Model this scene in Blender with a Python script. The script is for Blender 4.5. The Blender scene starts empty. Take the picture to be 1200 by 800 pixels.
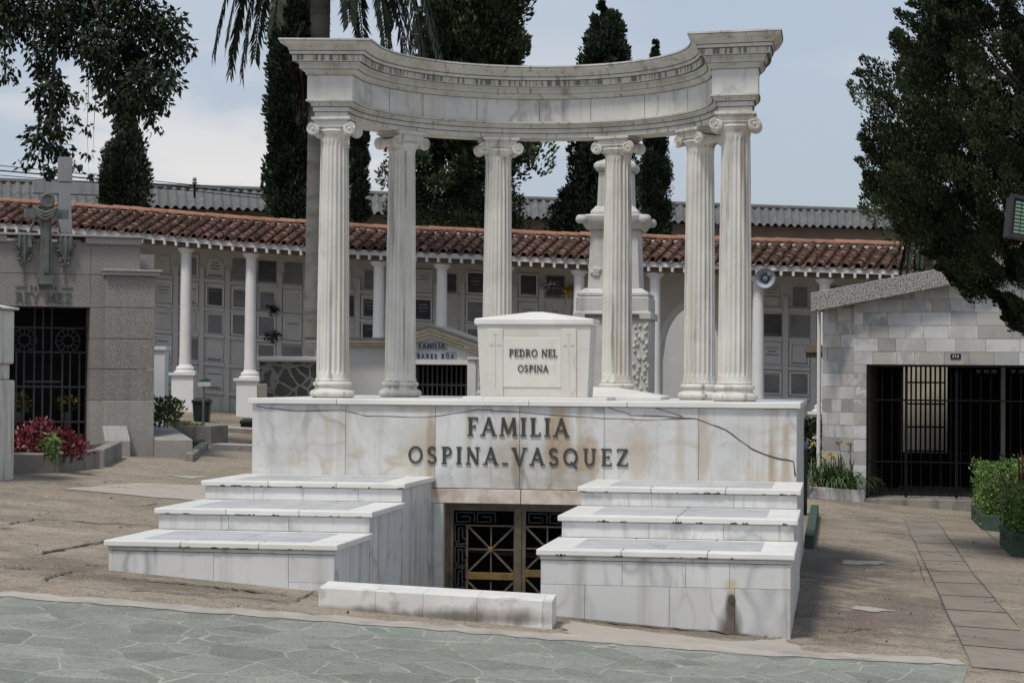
import bpy, bmesh, math, random
import numpy as np
from mathutils import Matrix, Vector
random.seed(7); rng = np.random.default_rng(7)
S = bpy.context.scene; COL = S.collection
R_ = math.radians
# ------------------------------------------------------------------ camera and layout helpers
F, EYE = 2400.0, 1.785
CAMROT = Matrix.Rotation(R_(9.04), 3, 'Z') @ Matrix.Rotation(math.pi/2 + math.atan(43/2400), 3, 'X') @ Matrix.Rotation(R_(.43), 3, 'Z')
CAM = Vector((0, 0, EYE))
def ray(px, py): return CAMROT @ Vector(((px-600)/F, -(py-400)/F, -1))
def at_y(px, py, Y): d = ray(px, py); return CAM + d*(Y/d.y)
def at_d(px, py, D): return CAM + ray(px, py)*D
SL = .075
def at_g(px, py): d = ray(px, py); return CAM + d*(-EYE/(d.z + SL*d.x))
def gz(x, y=0): return -SL*min(max(x, -16.), 7.)
def frame(o, deg): return Matrix.Translation(Vector(o)) @ Matrix.Rotation(R_(deg), 4, 'Z')
def on(M, px, py, off=0.0):            # local point where the sight line meets the frame's facade plane y=off
    I = M.inverted(); c = I @ CAM; d = I.to_3x3() @ ray(px, py)
    return c + d*((off-c.y)/d.y)
cam = bpy.data.cameras.new('camera'); camo = bpy.data.objects.new('camera', cam); COL.objects.link(camo)
cam.lens = 72; cam.sensor_width = 36; cam.clip_end = 3000; cam.clip_start = .1
camo.matrix_world = Matrix.Translation(CAM) @ CAMROT.to_4x4()
S.camera = camo
# ------------------------------------------------------------------ materials
def N(t, kind, **kw):
    n = t.nodes.new(kind)
    for k, v in kw.items():
        if k.startswith('i_'):
            key = k[2:]; key = int(key) if key.isdigit() else key
            n.inputs[key].default_value = v
        else: setattr(n, k, v)
    return n
def mat(name, c, rough=.7, var=.15, scale=2., island=0., bump=.15, bscale=30., streak=None, vein=None, speck=None,
        blot=None, spots=(), spec=.3, metal=0., mort=None, hue=None, objrnd=False, tone=False):
    m = bpy.data.materials.new(name); m.use_nodes = True; t = m.node_tree; L = t.links.new
    b = t.nodes['Principled BSDF']; b.inputs['Roughness'].default_value = rough; b.inputs['Metallic'].default_value = metal
    b.inputs['Specular IOR Level'].default_value = spec
    tc = N(t, 'ShaderNodeTexCoord'); obj = tc.outputs['Object']
    geo = N(t, 'ShaderNodeNewGeometry'); rnd = geo.outputs['Random Per Island']
    if island:
        sc = N(t, 'ShaderNodeVectorMath', operation='SCALE', i_0=(31., 17., 23.)); L(rnd, sc.inputs['Scale'])
        ad = N(t, 'ShaderNodeVectorMath', operation='ADD'); L(obj, ad.inputs[0]); L(sc.outputs[0], ad.inputs[1]); co = ad.outputs[0]
    elif objrnd:
        oi = N(t, 'ShaderNodeObjectInfo'); sc = N(t, 'ShaderNodeVectorMath', operation='SCALE', i_0=(37., 19., 11.)); L(oi.outputs['Random'], sc.inputs['Scale'])
        ad = N(t, 'ShaderNodeVectorMath', operation='ADD'); L(obj, ad.inputs[0]); L(sc.outputs[0], ad.inputs[1]); co = obj = ad.outputs[0]
    else: co = obj
    def noise(s, det=5, mp=None, src=None, r=.55):
        n = N(t, 'ShaderNodeTexNoise', i_Scale=s, i_Detail=det, i_Roughness=r)
        src = src or co
        if mp: v = N(t, 'ShaderNodeVectorMath', operation='MULTIPLY', i_1=mp); L(src, v.inputs[0]); src = v.outputs[0]
        L(src, n.inputs['Vector']); return n.outputs['Fac']
    def ramp(f, a, bb, lo=0., hi=1.):
        r = N(t, 'ShaderNodeMapRange', i_1=a, i_2=bb, i_3=lo, i_4=hi); L(f, r.inputs[0]); return r.outputs[0]
    def mix(f, A, B, mode='MIX'):
        x = N(t, 'ShaderNodeMix', data_type='RGBA', blend_type=mode)
        if hasattr(f, 'links'): L(f, x.inputs[0])
        else: x.inputs[0].default_value = f
        for i, q in ((6, A), (7, B)):
            if hasattr(q, 'links'): L(q, x.inputs[i])
            else: x.inputs[i].default_value = (*q, 1)
        return x.outputs[2]
    def mul(a, bb):
        x = N(t, 'ShaderNodeMath', operation='MULTIPLY')
        for i, q in ((0, a), (1, bb)):
            if hasattr(q, 'links'): L(q, x.inputs[i])
            else: x.inputs[i].default_value = q
        return x.outputs[0]
    c = Vector(c[:3])
    col = mix(ramp(noise(scale), .3, .7), c*(1-var), c*(1+var))
    if hue: col = mix(ramp(noise(scale*.7, 3), .42, .62), col, hue)
    if island:
        f = ramp(rnd, 0, 1, 1-island, 1+island); cc = N(t, 'ShaderNodeCombineColor')
        for i in range(3): L(f, cc.inputs[i])
        col = mix(1., col, cc.outputs[0], 'MULTIPLY')
    if vein:                                     # (colour, scale, width, amount)
      for vi, (vc, vs, vw, va) in enumerate(vein if isinstance(vein, list) else [vein]):
        n = noise(vs, 3, ((1, 1, .7), (1.5, 1, .55), (.5, 1, 1.4))[vi % 3], r=.6); s = N(t, 'ShaderNodeMath', operation='SUBTRACT', i_1=.5); L(n, s.inputs[0])
        a = N(t, 'ShaderNodeMath', operation='ABSOLUTE'); L(s.outputs[0], a.inputs[0])
        k = ramp(a.outputs[0], 0, vw, 1, 0); g = ramp(noise(vs*.6, 2), .42, .62)
        col = mix(mul(mul(k, g), va), col, vc)
    if blot:                                     # (colour, scale, lo, hi, amount)
        for bc, bs, lo, hi, am in (blot if isinstance(blot, list) else [blot]):
            col = mix(mul(ramp(noise(bs, 6), lo, hi), am), col, bc)
    if streak:
        for sc_, fx, fz, lo, hi, am in (streak if isinstance(streak, list) else [streak]):
            col = mix(mul(ramp(noise(1., 5, (fx, fx, fz), obj), lo, hi), am), col, sc_)
    for (p, rad, sc_, am) in spots:              # placed marks: stains, and contact shade painted on the concrete
        s = N(t, 'ShaderNodeVectorMath', operation='SUBTRACT', i_1=p); L(obj, s.inputs[0])
        dv = N(t, 'ShaderNodeVectorMath', operation='DIVIDE', i_1=rad); L(s.outputs[0], dv.inputs[0])
        ln = N(t, 'ShaderNodeVectorMath', operation='LENGTH'); L(dv.outputs[0], ln.inputs[0])
        w = N(t, 'ShaderNodeMath', operation='ADD'); L(ln.outputs['Value'], w.inputs[0]); L(ramp(noise(4., 6, (1, 1, .35), obj), .2, .8, -.6, .6), w.inputs[1])
        col = mix(mul(ramp(w.outputs[0], .45, 1.0, 1, 0), am), col, sc_)
    if speck:                                    # (colour, scale, lo, hi)
        for sc_, ss, lo, hi in (speck if isinstance(speck, list) else [speck]):
            col = mix(ramp(noise(ss, 2), lo, hi), col, sc_)
    if mort:                                     # crazy paving (mortar colour, scale, width, stretch)
        mc, ms, mw, mp = mort
        v = N(t, 'ShaderNodeVectorMath', operation='MULTIPLY', i_1=mp); L(obj, v.inputs[0])
        wn = N(t, 'ShaderNodeTexNoise', i_Scale=3., i_Detail=4.); L(v.outputs[0], wn.inputs['Vector'])
        sw = N(t, 'ShaderNodeVectorMath', operation='SCALE', i_Scale=(.16 if mp[1] == 0 else .06)); L(wn.outputs['Color'], sw.inputs[0])
        av = N(t, 'ShaderNodeVectorMath', operation='ADD'); L(v.outputs[0], av.inputs[0]); L(sw.outputs[0], av.inputs[1])
        vo = N(t, 'ShaderNodeTexVoronoi', feature='DISTANCE_TO_EDGE', i_Scale=ms); L(av.outputs[0], vo.inputs['Vector'])
        vo2 = N(t, 'ShaderNodeTexVoronoi', i_Scale=ms); L(av.outputs[0], vo2.inputs['Vector'])
        bw = N(t, 'ShaderNodeRGBToBW'); L(vo2.outputs['Color'], bw.inputs[0]); f = ramp(bw.outputs[0], 0, 1, .74, 1.2)
        cc = N(t, 'ShaderNodeCombineColor'); [L(f, cc.inputs[i]) for i in range(3)]
        col = mix(1., col, cc.outputs[0], 'MULTIPLY')
        ln_ = ramp(vo.outputs['Distance'], mw*.5, mw, 1, 0)
        col = mix(ln_ if mp[1] == 0 else mul(ln_, ramp(noise(3.5, 6), .42, .58)), col, mc)
    if tone:
        at = N(t, 'ShaderNodeAttribute', attribute_name='tone'); cc = N(t, 'ShaderNodeCombineColor'); [L(at.outputs['Fac'], cc.inputs[i]) for i in range(3)]
        col = mix(1., col, cc.outputs[0], 'MULTIPLY')
    L(col, b.inputs['Base Color'])
    if bump:
        bp = N(t, 'ShaderNodeBump', i_Strength=bump, i_Distance=.02); L(noise(bscale, 6), bp.inputs['Height']); L(bp.outputs[0], b.inputs['Normal'])
    return m
OCH = (.30, .19, .08)
K = {}
mar = dict(rough=.45, spec=.4, bump=.05, bscale=25)
K['marble'] = mat('veined_marble', (.605, .605, .595), var=.08, scale=1.3, island=.08, vein=[((.2, .24, .25), .8, .02, .65), ((.36, .35, .335), 2.0, .025, .45)], blot=[((.44, .40, .33), 2.2, .55, .8, .5), ((.33, .32, .30), 5., .62, .8, .4)],
    streak=[((.30, .28, .24), 7., .35, .54, .74, .6), ((.13, .125, .115), 14., .7, .62, .76, .65)], **mar)
K['marble_front'] = mat('stained_marble', (.58, .58, .565), var=.10, scale=1.6, island=.05, vein=[((.22, .22, .225), .9, .018, .65), ((.36, .34, .31), 2.2, .025, .45), ((.38, .30, .19), 1.5, .04, .55)], blot=[((.44, .385, .29), 1.7, .48, .75, .6), ((.33, .335, .34), 3.0, .54, .75, .5), ((.26, .26, .26), 11., .62, .74, .35)],
    streak=[((.33, .24, .13), 6., .4, .56, .76, .55), ((.22, .2, .17), 11., .5, .62, .78, .5)],
    spots=[((.35, -.02, 1.28), (0.136, .3, 0.391), (.32, .20, .08), 0.60), ((.62, -.02, 1.12), (0.124, .3, 0.253), (.34, .2, .08), 0.48), ((-.78, -.02, 1.15), (0.050, .3, 0.517), (.26, .17, .08), 0.56),
           ((2.18, -.02, 1.05), (0.050, .3, 0.460), (.28, .18, .09), 0.60), ((1.6, -.02, 1.1), (0.074, .3, 0.460), (.36, .26, .15), 0.48), ((.0, -.02, .95), (0.062, .3, 0.253), (.13, .08, .06), 0.56), ((2.3, -.02, 1.1), (0.050, .3, 0.402), (.3, .18, .07), 0.48),
           ((-.9, -.02, 1.55), (0.310, .3, 0.092), (.32, .24, .12), 0.48), ((1.05, -.02, 1.1), (0.155, .3, 0.287), (.36, .25, .13), 0.40), ((-.1, -.02, 1.2), (0.186, .3, 0.402), (.36, .28, .16), 0.36)], **mar)
K['marble_drip'] = mat('veined_marble_with_drip', (.605, .605, .595), var=.08, scale=1.3, island=.08, vein=[((.24, .24, .25), .8, .02, .65), ((.36, .35, .335), 2.0, .025, .45)], blot=[((.44, .40, .33), 2.2, .55, .8, .5), ((.33, .32, .30), 5., .62, .8, .4)],
    streak=[((.30, .28, .24), 7., .35, .54, .74, .6), ((.13, .125, .115), 14., .7, .62, .76, .65)], spots=[((2.02, -3.5, .08), (.09, .3, .20), (.10, .075, .05), .9), ((2.02, -3.5, .24), (.045, .3, .12), (.09, .07, .05), .9), ((2.03, -3.5, .0), (.2, .3, .08), (.2, .17, .13), .7), ((2.02, -3.5, .38), (.06, .3, .07), (.5, .38, .2), .6), ((1., -3.5, .02), (1.2, .3, .07), (.36, .31, .23), .6)], **mar)
K['marble_warm'] = mat('cream_marble', (.61, .59, .535), var=.07, scale=2, island=.04, vein=((.35, .33, .3), 1.6, .018, .5), blot=[((.46, .41, .33), 2.2, .56, .78, .5)], **mar)
K['marble_lintel'] = mat('pinkish_stained_marble', (.62, .555, .49), var=.15, scale=4, vein=((.3, .2, .16), 2.5, .05, .6), blot=[((.22, .13, .10), 5., .55, .72, .55), ((.5, .34, .2), 3., .5, .7, .5)], **mar)
K['marble_top'] = mat('white_slab_marble', (.665, .655, .62), var=.08, scale=2, island=.05, blot=[((.46, .44, .40), 2.5, .58, .8, .5), ((.30, .29, .27), 9., .66, .8, .5)], **mar)
K['inlay'] = mat('grey_ledger_marble', (.41, .412, .412), var=.18, scale=2, island=.1, vein=((.55, .56, .58), 2.5, .05, .6), blot=[((.52, .52, .52), 1.6, .5, .75, .6), ((.22, .22, .24), 3., .56, .72, .5)], rough=.5, bump=.04)
K['column'] = mat('weathered_column_marble', (.60, .585, .54), var=.1, scale=3, island=0, rough=.6, bump=.15, bscale=30, objrnd=True,
    streak=[((.34, .28, .20), 8., .3, .53, .74, .65), ((.13, .125, .11), 15., .7, .56, .70, .75), ((.3, .22, .14), 3.5, .3, .58, .75, .6)], blot=((.42, .40, .35), 4., .55, .75, .5))
K['entab'] = mat('weathered_entablature_marble', (.55, .535, .49), var=.1, scale=2.5, rough=.65, bump=.12, bscale=25,
    streak=[((.09, .085, .075), 20., 1.6, .58, .72, .75), ((.30, .25, .17), 8., 1.2, .52, .75, .6)], blot=[((.34, .30, .24), 3., .5, .75, .6), ((.13, .12, .11), 6., .62, .74, .6)])
K['drip'] = mat('drip_streaked_marble', (.52, .50, .44), var=.1, scale=2.5, rough=.7, bump=.1, streak=[((.06, .056, .05), 30., 1.2, .46, .58, .8)], blot=((.3, .26, .2), 3., .5, .72, .5))
K['frieze'] = mat('frieze_marble', (.58, .57, .54), var=.1, scale=2, rough=.55, bump=.06, bscale=25, vein=((.25, .25, .26), 2.2, .05, .6),
    streak=[((.20, .19, .17), 12., .7, .6, .76, .6), ((.40, .35, .26), 6., .8, .52, .76, .5)])
K['joint'] = mat('dark_mortar', (.13, .12, .105), var=.3, scale=20, rough=.95, bump=.2)
K['crack'] = mat('dark_crack_and_shade', (.085, .075, .065), var=.3, scale=20, rough=1, bump=0)
K['rust'] = mat('rust_drip', (.16, .12, .075), var=.5, scale=14, rough=.9, bump=0)
K['letter'] = mat('dark_bronze_letter', (.055, .055, .05), var=.3, scale=30, rough=.6, bump=.1)
K['curb'] = mat('soiled_white_marble', (.66, .645, .61), var=.12, scale=3, island=.05, rough=.55, bump=.1, blot=[((.2, .18, .15), 5., .6, .72, .7), ((.45, .42, .38), 2., .5, .75, .4)],
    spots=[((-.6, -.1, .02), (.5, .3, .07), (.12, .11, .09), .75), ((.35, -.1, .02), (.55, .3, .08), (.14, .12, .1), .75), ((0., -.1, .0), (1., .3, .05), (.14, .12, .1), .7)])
K['bronze'] = mat('door_bronze', (.12, .096, .068), var=.3, scale=15, rough=.5, metal=.3, spec=.4, bump=.05)
K['brass'] = mat('worn_brass', (.20, .14, .055), var=.3, scale=15, rough=.45, metal=.5, bump=.05)
K['void'] = mat('dark_interior', (.02, .02, .021), var=.1, rough=1, spec=0, bump=0)
K['iron'] = mat('black_iron', (.008, .008, .009), var=.2, scale=8, rough=.8, spec=.1, bump=0)
K['iron_grey'] = mat('grey_iron', (.03, .03, .032), var=.2, scale=8, rough=.6, spec=.3, bump=0)
K['concrete'] = mat('stained_concrete', (.272, .228, .172), var=.2, scale=.9, rough=.93, spec=.15, bump=.6, bscale=14, speck=[((.46, .42, .35), 75., .60, .68), ((.10, .088, .075), 60., .59, .67), ((.09, .08, .07), 26., .64, .70)],
    blot=[((.12, .10, .08), .8, .50, .66, .75), ((.32, .28, .23), 1.5, .52, .72, .55), ((.12, .10, .08), 3.5, .55, .7, .55), ((.38, .335, .27), 6., .60, .72, .5), ((.085, .075, .065), 9., .56, .7, .55), ((.40, .36, .30), 24., .58, .7, .5), ((.10, .085, .07), 30., .58, .68, .55)],
    spots=[((-.1, 20.2, 0), (.75, 2.6, .9), (.085, .075, .066), .85), ((.45, 16.5, 0), (.55, 2.2, .9), (.12, .1, .085), .65), ((.05, 15.3, 0), (.5, 1.6, .9), (.13, .085, .075), .55), ((1.15, 19.5, 0), (.2, 2.5, .9), (.11, .1, .09), .5), ((-4.6, 13.6, .3), (1.2, .35, .9), (.1, .08, .06), .6), ((-5.7, 14., .4), (.7, .6, .9), (.1, .08, .06), .5), ((-1.2, 14.0, .1), (1.3, .3, .9), (.13, .11, .09), .7), ((-.2, 17., 0), (.35, 3.2, .9), (.075, .068, .06), .7), ((-8.5, 19., .6), (1.8, .5, .9), (.13, .11, .09), .5), ((-9., 16., .6), (2.2, .5, .9), (.15, .125, .1), .5), ((1.5, 24.5, -.1), (1.2, .8, .9), (.15, .125, .1), .5), ((-7., 16.4, .6), (1.4, .3, .9), (.4, .35, .28), .5)])  # spots along the block feet paint dirt and contact shadow together
K['slabs'] = mat('grey_path_slabs', (.235, .208, .17), var=.25, scale=2, island=.08, rough=.92, spec=.15, bump=.4, bscale=12, blot=[((.1, .095, .088), 2., .5, .7, .6), ((.3, .28, .25), 4., .58, .75, .4)])
K['edge'] = mat('pale_kerb_strip', (.375, .34, .295), var=.15, scale=4, rough=.9, bump=.4, bscale=15, blot=((.2, .17, .14), 3., .52, .7, .6))
K['pale'] = mat('pale_paving_slab', (.37, .335, .285), var=.12, scale=2, island=.15, rough=.9, bump=.2, blot=((.25, .23, .2), 2., .5, .7, .5))
K['road'] = mat('green_slate_paving', (.226, .236, .203), var=.14, scale=3, rough=.85, spec=.2, bump=.45, bscale=10, mort=((.36, .355, .30), 3.1, .022, (1, .8, 0)),
    blot=[((.16, .185, .165), 1.4, .5, .7, .5), ((.29, .29, .25), 6., .54, .72, .5), ((.10, .105, .095), 9., .64, .74, .6), ((.31, .31, .265), 22., .58, .68, .5), ((.11, .115, .10), 34., .57, .67, .55)], speck=[((.34, .335, .285), 80., .6, .68), ((.09, .09, .08), 70., .6, .68)])
K['granite'] = mat('brown_granite', (.22, .205, .188), var=.1, scale=1.2, rough=.6, bump=.05, bscale=60, speck=[((.33, .31, .29), 62., .52, .64), ((.10, .094, .09), 70., .56, .66)], streak=((.10, .095, .088), 5., .4, .56, .75, .55))
K['granite_light'] = mat('grey_granite_base', (.30, .285, .265), var=.08, scale=1.5, rough=.6, bump=.05, speck=[((.38, .36, .34), 60., .54, .64), ((.19, .18, .17), 70., .56, .66)], streak=((.17, .16, .15), 5., .5, .56, .75, .5))
K['cross'] = mat('grey_cast_stone', (.235, .24, .245), var=.12, scale=3, rough=.85, bump=.2, streak=((.14, .145, .14), 9., .7, .5, .72, .6))
K['relief'] = mat('greenish_bronze_relief', (.10, .112, .104), var=.3, scale=6, rough=.7, bump=.3, bscale=20, streak=((.19, .21, .195), 14., 1.5, .52, .7, .5))
K['plaster'] = mat('white_plaster', (.55, .543, .527), var=.06, scale=1.5, rough=.9, spec=.15, bump=.1, streak=((.40, .39, .38), 5., .5, .55, .8, .4))
K['paint'] = mat('white_column_paint', (.66, .655, .645), var=.04, scale=2, rough=.8, bump=.06, streak=((.55, .54, .52), 7., .5, .58, .8, .4))
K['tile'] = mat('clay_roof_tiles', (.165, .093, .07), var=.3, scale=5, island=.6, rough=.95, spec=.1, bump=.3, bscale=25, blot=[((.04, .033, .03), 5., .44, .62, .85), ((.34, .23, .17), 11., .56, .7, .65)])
K['panmat'] = mat('shade_toned_pan_tiles', (.07, .04, .03), var=.3, scale=5, island=.4, rough=.95, spec=.1, bump=.3)  # dark copy of the clay; shade between the covers is in the colour
K['aged'] = mat('aged_grey_white_stone', (.50, .49, .46), var=.12, scale=2.5, rough=.8, bump=.12, streak=((.22, .215, .2), 7., .6, .52, .75, .6), blot=((.3, .3, .285), 3., .52, .75, .5))
K['grime_shade'] = mat('black_grime_and_shade', (.12, .112, .1), var=.4, scale=9, rough=.95, bump=0)  # dirt plus painted shade for the narrow undersides of the mouldings
K['ridge'] = mat('orange_ridge_tiles', (.28, .14, .09), var=.18, scale=4, island=.15, rough=.9, bump=.2, blot=((.22, .11, .07), 4., .56, .72, .5))
K['fibro'] = mat('grey_corrugated_sheet', (.125, .125, .122), var=.15, scale=.8, rough=.95, bump=.2, streak=((.09, .09, .088), 3., 1., .5, .7, .6), blot=((.30, .295, .28), 2., .56, .72, .5))
K['shedwall'] = mat('brown_plaster', (.17, .135, .105), var=.15, scale=1.5, rough=.95, bump=.2)
K['pebble'] = mat('pebble_dash', (.29, .275, .255), var=.1, scale=2, rough=.95, bump=.8, bscale=50, speck=[((.48, .46, .43), 52., .52, .60), ((.055, .05, .048), 48., .54, .60)])
K['mtile'] = mat('mixed_marble_cladding', (.45, .447, .445), var=.14, scale=2.2, island=.33, rough=.5, bump=.04, vein=((.66, .64, .60), 2.2, .05, .75), blot=[((.40, .345, .26), 1.1, .54, .68, .6), ((.25, .25, .27), 2.8, .56, .72, .55)])
K['rubble'] = mat('dark_rubble', (.07, .067, .06), var=.25, scale=4, rough=.9, bump=.5, mort=((.20, .197, .185), 4.2, .085, (1, 0, 1)))
K['greenpaint'] = mat('dark_green_painted_kerb', (.045, .072, .052), var=.25, scale=4, rough=.8, bump=.2, blot=((.12, .12, .10), 5., .6, .72, .6))
K['pkerb'] = mat('grey_cement_kerb', (.24, .225, .2), var=.2, scale=3, rough=.95, bump=.4, streak=((.07, .068, .062), 7., .8, .52, .72, .7))
K['binn'] = mat('dark_green_plastic', (.012, .022, .016), var=.1, rough=.4, bump=0)
K['blue'] = mat('blue_plastic', (.03, .06, .16), var=.1, rough=.4, bump=0)
K['signgreen'] = mat('green_sign_paint', (.03, .16, .09), var=.1, rough=.5, bump=0)
K['signwhite'] = mat('white_sign_paint', (.75, .75, .74), var=.05, rough=.5, bump=0)
K['horn'] = mat('grey_horn_paint', (.33, .36, .41), var=.08, rough=.45, bump=0)
K['plate'] = mat('black_enamel', (.012, .012, .014), var=.1, rough=.4, bump=0)
K['sgrey'] = mat('grey_plaque', (.19, .19, .2), var=.2, scale=3, island=.35, rough=.45, bump=0, blot=((.24, .24, .25), 2., .5, .75, .5))
K['sdark'] = mat('dark_granite_plaque', (.045, .045, .05), var=.3, scale=4, island=.4, rough=.3, bump=0)
K['swhite'] = mat('white_plaque', (.52, .52, .515), var=.08, scale=2, island=.15, rough=.7, bump=.03)
K['cream'] = mat('cream_stone_trim', (.50, .455, .37), var=.12, scale=4, rough=.85, bump=.1, streak=((.2, .18, .15), 9., .6, .55, .75, .6))
K['nameplate'] = mat('blue_grey_plaque', (.30, .32, .37), var=.12, scale=5, rough=.6, bump=0)
K['navy'] = mat('dark_navy_letter', (.03, .035, .055), var=.2, rough=.6, bump=0)
K['bark'] = mat('brown_bark', (.10, .085, .07), var=.3, scale=5, rough=.95, bump=.8, bscale=14)
K['palmbark'] = mat('grey_palm_bark', (.155, .15, .138), var=.18, scale=2, rough=.95, bump=.6, bscale=10, streak=((.07, .068, .062), 2., 7., .5, .68, .6))
K['soil'] = mat('dark_soil', (.05, .04, .03), var=.3, scale=6, rough=1, bump=.6)
def leafmat(name, c, isl=.5, spec=.08, rough=.8, c2=None):
    return mat(name, c, rough=rough, var=.3, scale=1.1, island=isl, bump=0, spec=spec, hue=c2, tone=True)
K['cyp'] = leafmat('dark_cypress_foliage', (.023, .036, .024), c2=(.046, .058, .034))
K['cyp2'] = leafmat('grey_green_cypress_foliage', (.034, .046, .032), c2=(.05, .055, .036))
K['bigcyp'] = leafmat('deep_green_cypress_foliage', (.025, .038, .021), isl=.45, c2=(.052, .065, .029))
K['leaf'] = leafmat('dark_broad_leaves', (.019, .030, .015), isl=.6, spec=.15, rough=.6)
K['palm'] = leafmat('palm_frond_green', (.034, .046, .028), isl=.5, spec=.15, rough=.6)
K['deadpalm'] = leafmat('dead_palm_frond', (.085, .06, .048), isl=.4)
K['red'] = leafmat('crimson_leaves', (.15, .014, .022), isl=.7, spec=.4, rough=.45, c2=(.085, .02, .022))
K['vine'] = leafmat('light_green_leaves', (.17, .25, .07), isl=.5, spec=.3)
K['lily'] = leafmat('lily_blades', (.07, .115, .04), isl=.5, spec=.3, rough=.5)
K['hedge'] = leafmat('hedge_leaves', (.12, .20, .045), isl=.6, spec=.3, rough=.5, c2=(.075, .14, .035))
K['shrub'] = leafmat('shrub_leaves', (.06, .085, .035), isl=.6)
K['ivy'] = leafmat('dark_ivy_leaves', (.032, .048, .024), isl=.6)
K['yellow'] = mat('yellow_petals', (.42, .30, .03), var=.2, island=.2, bump=0)
K['orange'] = mat('dry_orange_petals', (.30, .19, .08), var=.3, island=.3, bump=0)
K['grass'] = leafmat('short_grass', (.10, .12, .045), isl=.5)
K['glassgreen'] = mat('greenish_lens', (.16, .26, .18), var=.1, rough=.25, spec=.5, bump=0)
# ------------------------------------------------------------------ mesh builder
WM = {}
def thing(name, label, cat, loc, rot=0, group=None):
    o = bpy.data.objects.new(name, None); COL.objects.link(o); o.empty_display_size = .2
    o.location = loc; o.rotation_euler = (0, 0, R_(rot)); WM[o] = frame(loc, rot)
    o['label'] = label; o['category'] = cat
    if group: o['group'] = group
    return o
def tag(o, label=None, cat=None, group=None, kind=None):
    for k, v in (('label', label), ('category', cat), ('group', group), ('kind', kind)):
        if v: o[k] = v
    return o
class MB:
    def __init__(s, M=None): s.v = []; s.f = []; s.mi = []; s.M = M; s.m = 0
    def add(s, vs, fs):
        b = len(s.v); s.v += [tuple(v) for v in vs]; s.f += [tuple(b+i for i in f) for f in fs]; s.mi += [s.m]*len(fs); return s
    def box(s, x0, x1, y0, y1, z0, z1):
        return s.add([(x0,y0,z0),(x1,y0,z0),(x1,y1,z0),(x0,y1,z0),(x0,y0,z1),(x1,y0,z1),(x1,y1,z1),(x0,y1,z1)],
                     [(0,3,2,1),(4,5,6,7),(0,1,5,4),(1,2,6,5),(2,3,7,6),(3,0,4,7)])
    def hexa(s, a, b):            # two quads, bottom and top (same winding)
        return s.add(list(a)+list(b), [(3,2,1,0),(4,5,6,7),(0,1,5,4),(1,2,6,5),(2,3,7,6),(3,0,4,7)])
    def prism(s, poly, dvec):     # polygon (3-D points) pushed along dvec
        n = len(poly); d = Vector(dvec); p = [Vector(q) for q in poly]
        return s.add(p+[q+d for q in p], [tuple(range(n))[::-1], tuple(range(n, 2*n))]+[(i, (i+1) % n, n+(i+1) % n, n+i) for i in range(n)])
    def loft(s, rings, cap=True, closed=True):
        n = len(rings[0]); b = len(s.v); vs = [q for r in rings for q in r]; fs = []
        for k in range(len(rings)-1):
            for i in range(n if closed else n-1):
                j = (i+1) % n; fs.append((k*n+i, k*n+j, (k+1)*n+j, (k+1)*n+i))
        if cap: fs += [tuple(range(n))[::-1], tuple((len(rings)-1)*n+i for i in range(n))]
        return s.add(vs, fs)
    def lathe(s, prof, cx, cy, n=24, cz=0, ph=0, cap=True):
        return s.loft([[(cx+r*math.cos(2*math.pi*i/n+ph), cy+r*math.sin(2*math.pi*i/n+ph), cz+z) for i in range(n)] for r, z in prof], cap)
    def tube(s, pts, r, n=8, cap=True):
        P = [Vector(p) for p in pts]; rings = []; up = Vector((0, 0, 1))
        for i, p in enumerate(P):
            d = (P[min(i+1, len(P)-1)]-P[max(i-1, 0)]).normalized()
            u = d.cross(up if abs(d.z) < .95 else Vector((1, 0, 0))).normalized(); w = u.cross(d)
            rr = r[i] if hasattr(r, '__len__') else r
            rings.append([p+u*rr*math.cos(2*math.pi*k/n)+w*rr*math.sin(2*math.pi*k/n) for k in range(n)])
        return s.loft(rings, cap)
    def bar(s, a, b, w, h=None):
        a, b = Vector(a), Vector(b); d = (b-a).normalized(); h = h or w
        u = d.cross(Vector((0, 1, 0)) if abs(d.y) < .9 else Vector((0, 0, 1))).normalized(); v = u.cross(d)
        q = lambda p: [p+u*w/2+v*h/2, p-u*w/2+v*h/2, p-u*w/2-v*h/2, p+u*w/2-v*h/2]
        return s.loft([q(a), q(b)])
    def build(s, name, m, parent=None, bevel=0., smooth=None, local=False, fixn=True):
        me = bpy.data.meshes.new(name); v = [Vector(q) for q in s.v]
        if s.M is not None: v = [s.M @ q for q in v]
        loc = None
        if parent is not None and not local:
            root = parent
            while root.parent: root = root.parent
            I = WM[root].inverted(); v = [I @ q for q in v]
        elif parent is None:
            a = np.array([tuple(q) for q in v]); loc = Vector(((a[:,0].min()+a[:,0].max())/2, (a[:,1].min()+a[:,1].max())/2, a[:,2].min())); v = [q-loc for q in v]
        me.from_pydata(v, [], s.f)
        ms = m if isinstance(m, (list, tuple)) else [m]
        for q in ms: me.materials.append(K[q])
        if len(ms) > 1: me.polygons.foreach_set('material_index', s.mi)
        if fixn:
            bm = bmesh.new(); bm.from_mesh(me); bmesh.ops.recalc_face_normals(bm, faces=bm.faces); bm.to_mesh(me); bm.free()
        if smooth:
            me.polygons.foreach_set('use_smooth', [True]*len(me.polygons)); me.set_sharp_from_angle(angle=R_(smooth))
        o = bpy.data.objects.new(name, me); COL.objects.link(o)
        if loc is not None: o.location = loc; WM[o] = Matrix.Translation(loc)
        if parent is not None:
            o.parent = parent
            # a sub-part's parent sits at its thing's origin, so the same local space holds
            if parent.parent is None and parent in WM and parent.type == 'MESH': pass
        if bevel:
            bv = o.modifiers.new('bevel', 'BEVEL'); bv.width = bevel; bv.segments = 2; bv.limit_method = 'ANGLE'
        return o
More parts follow.
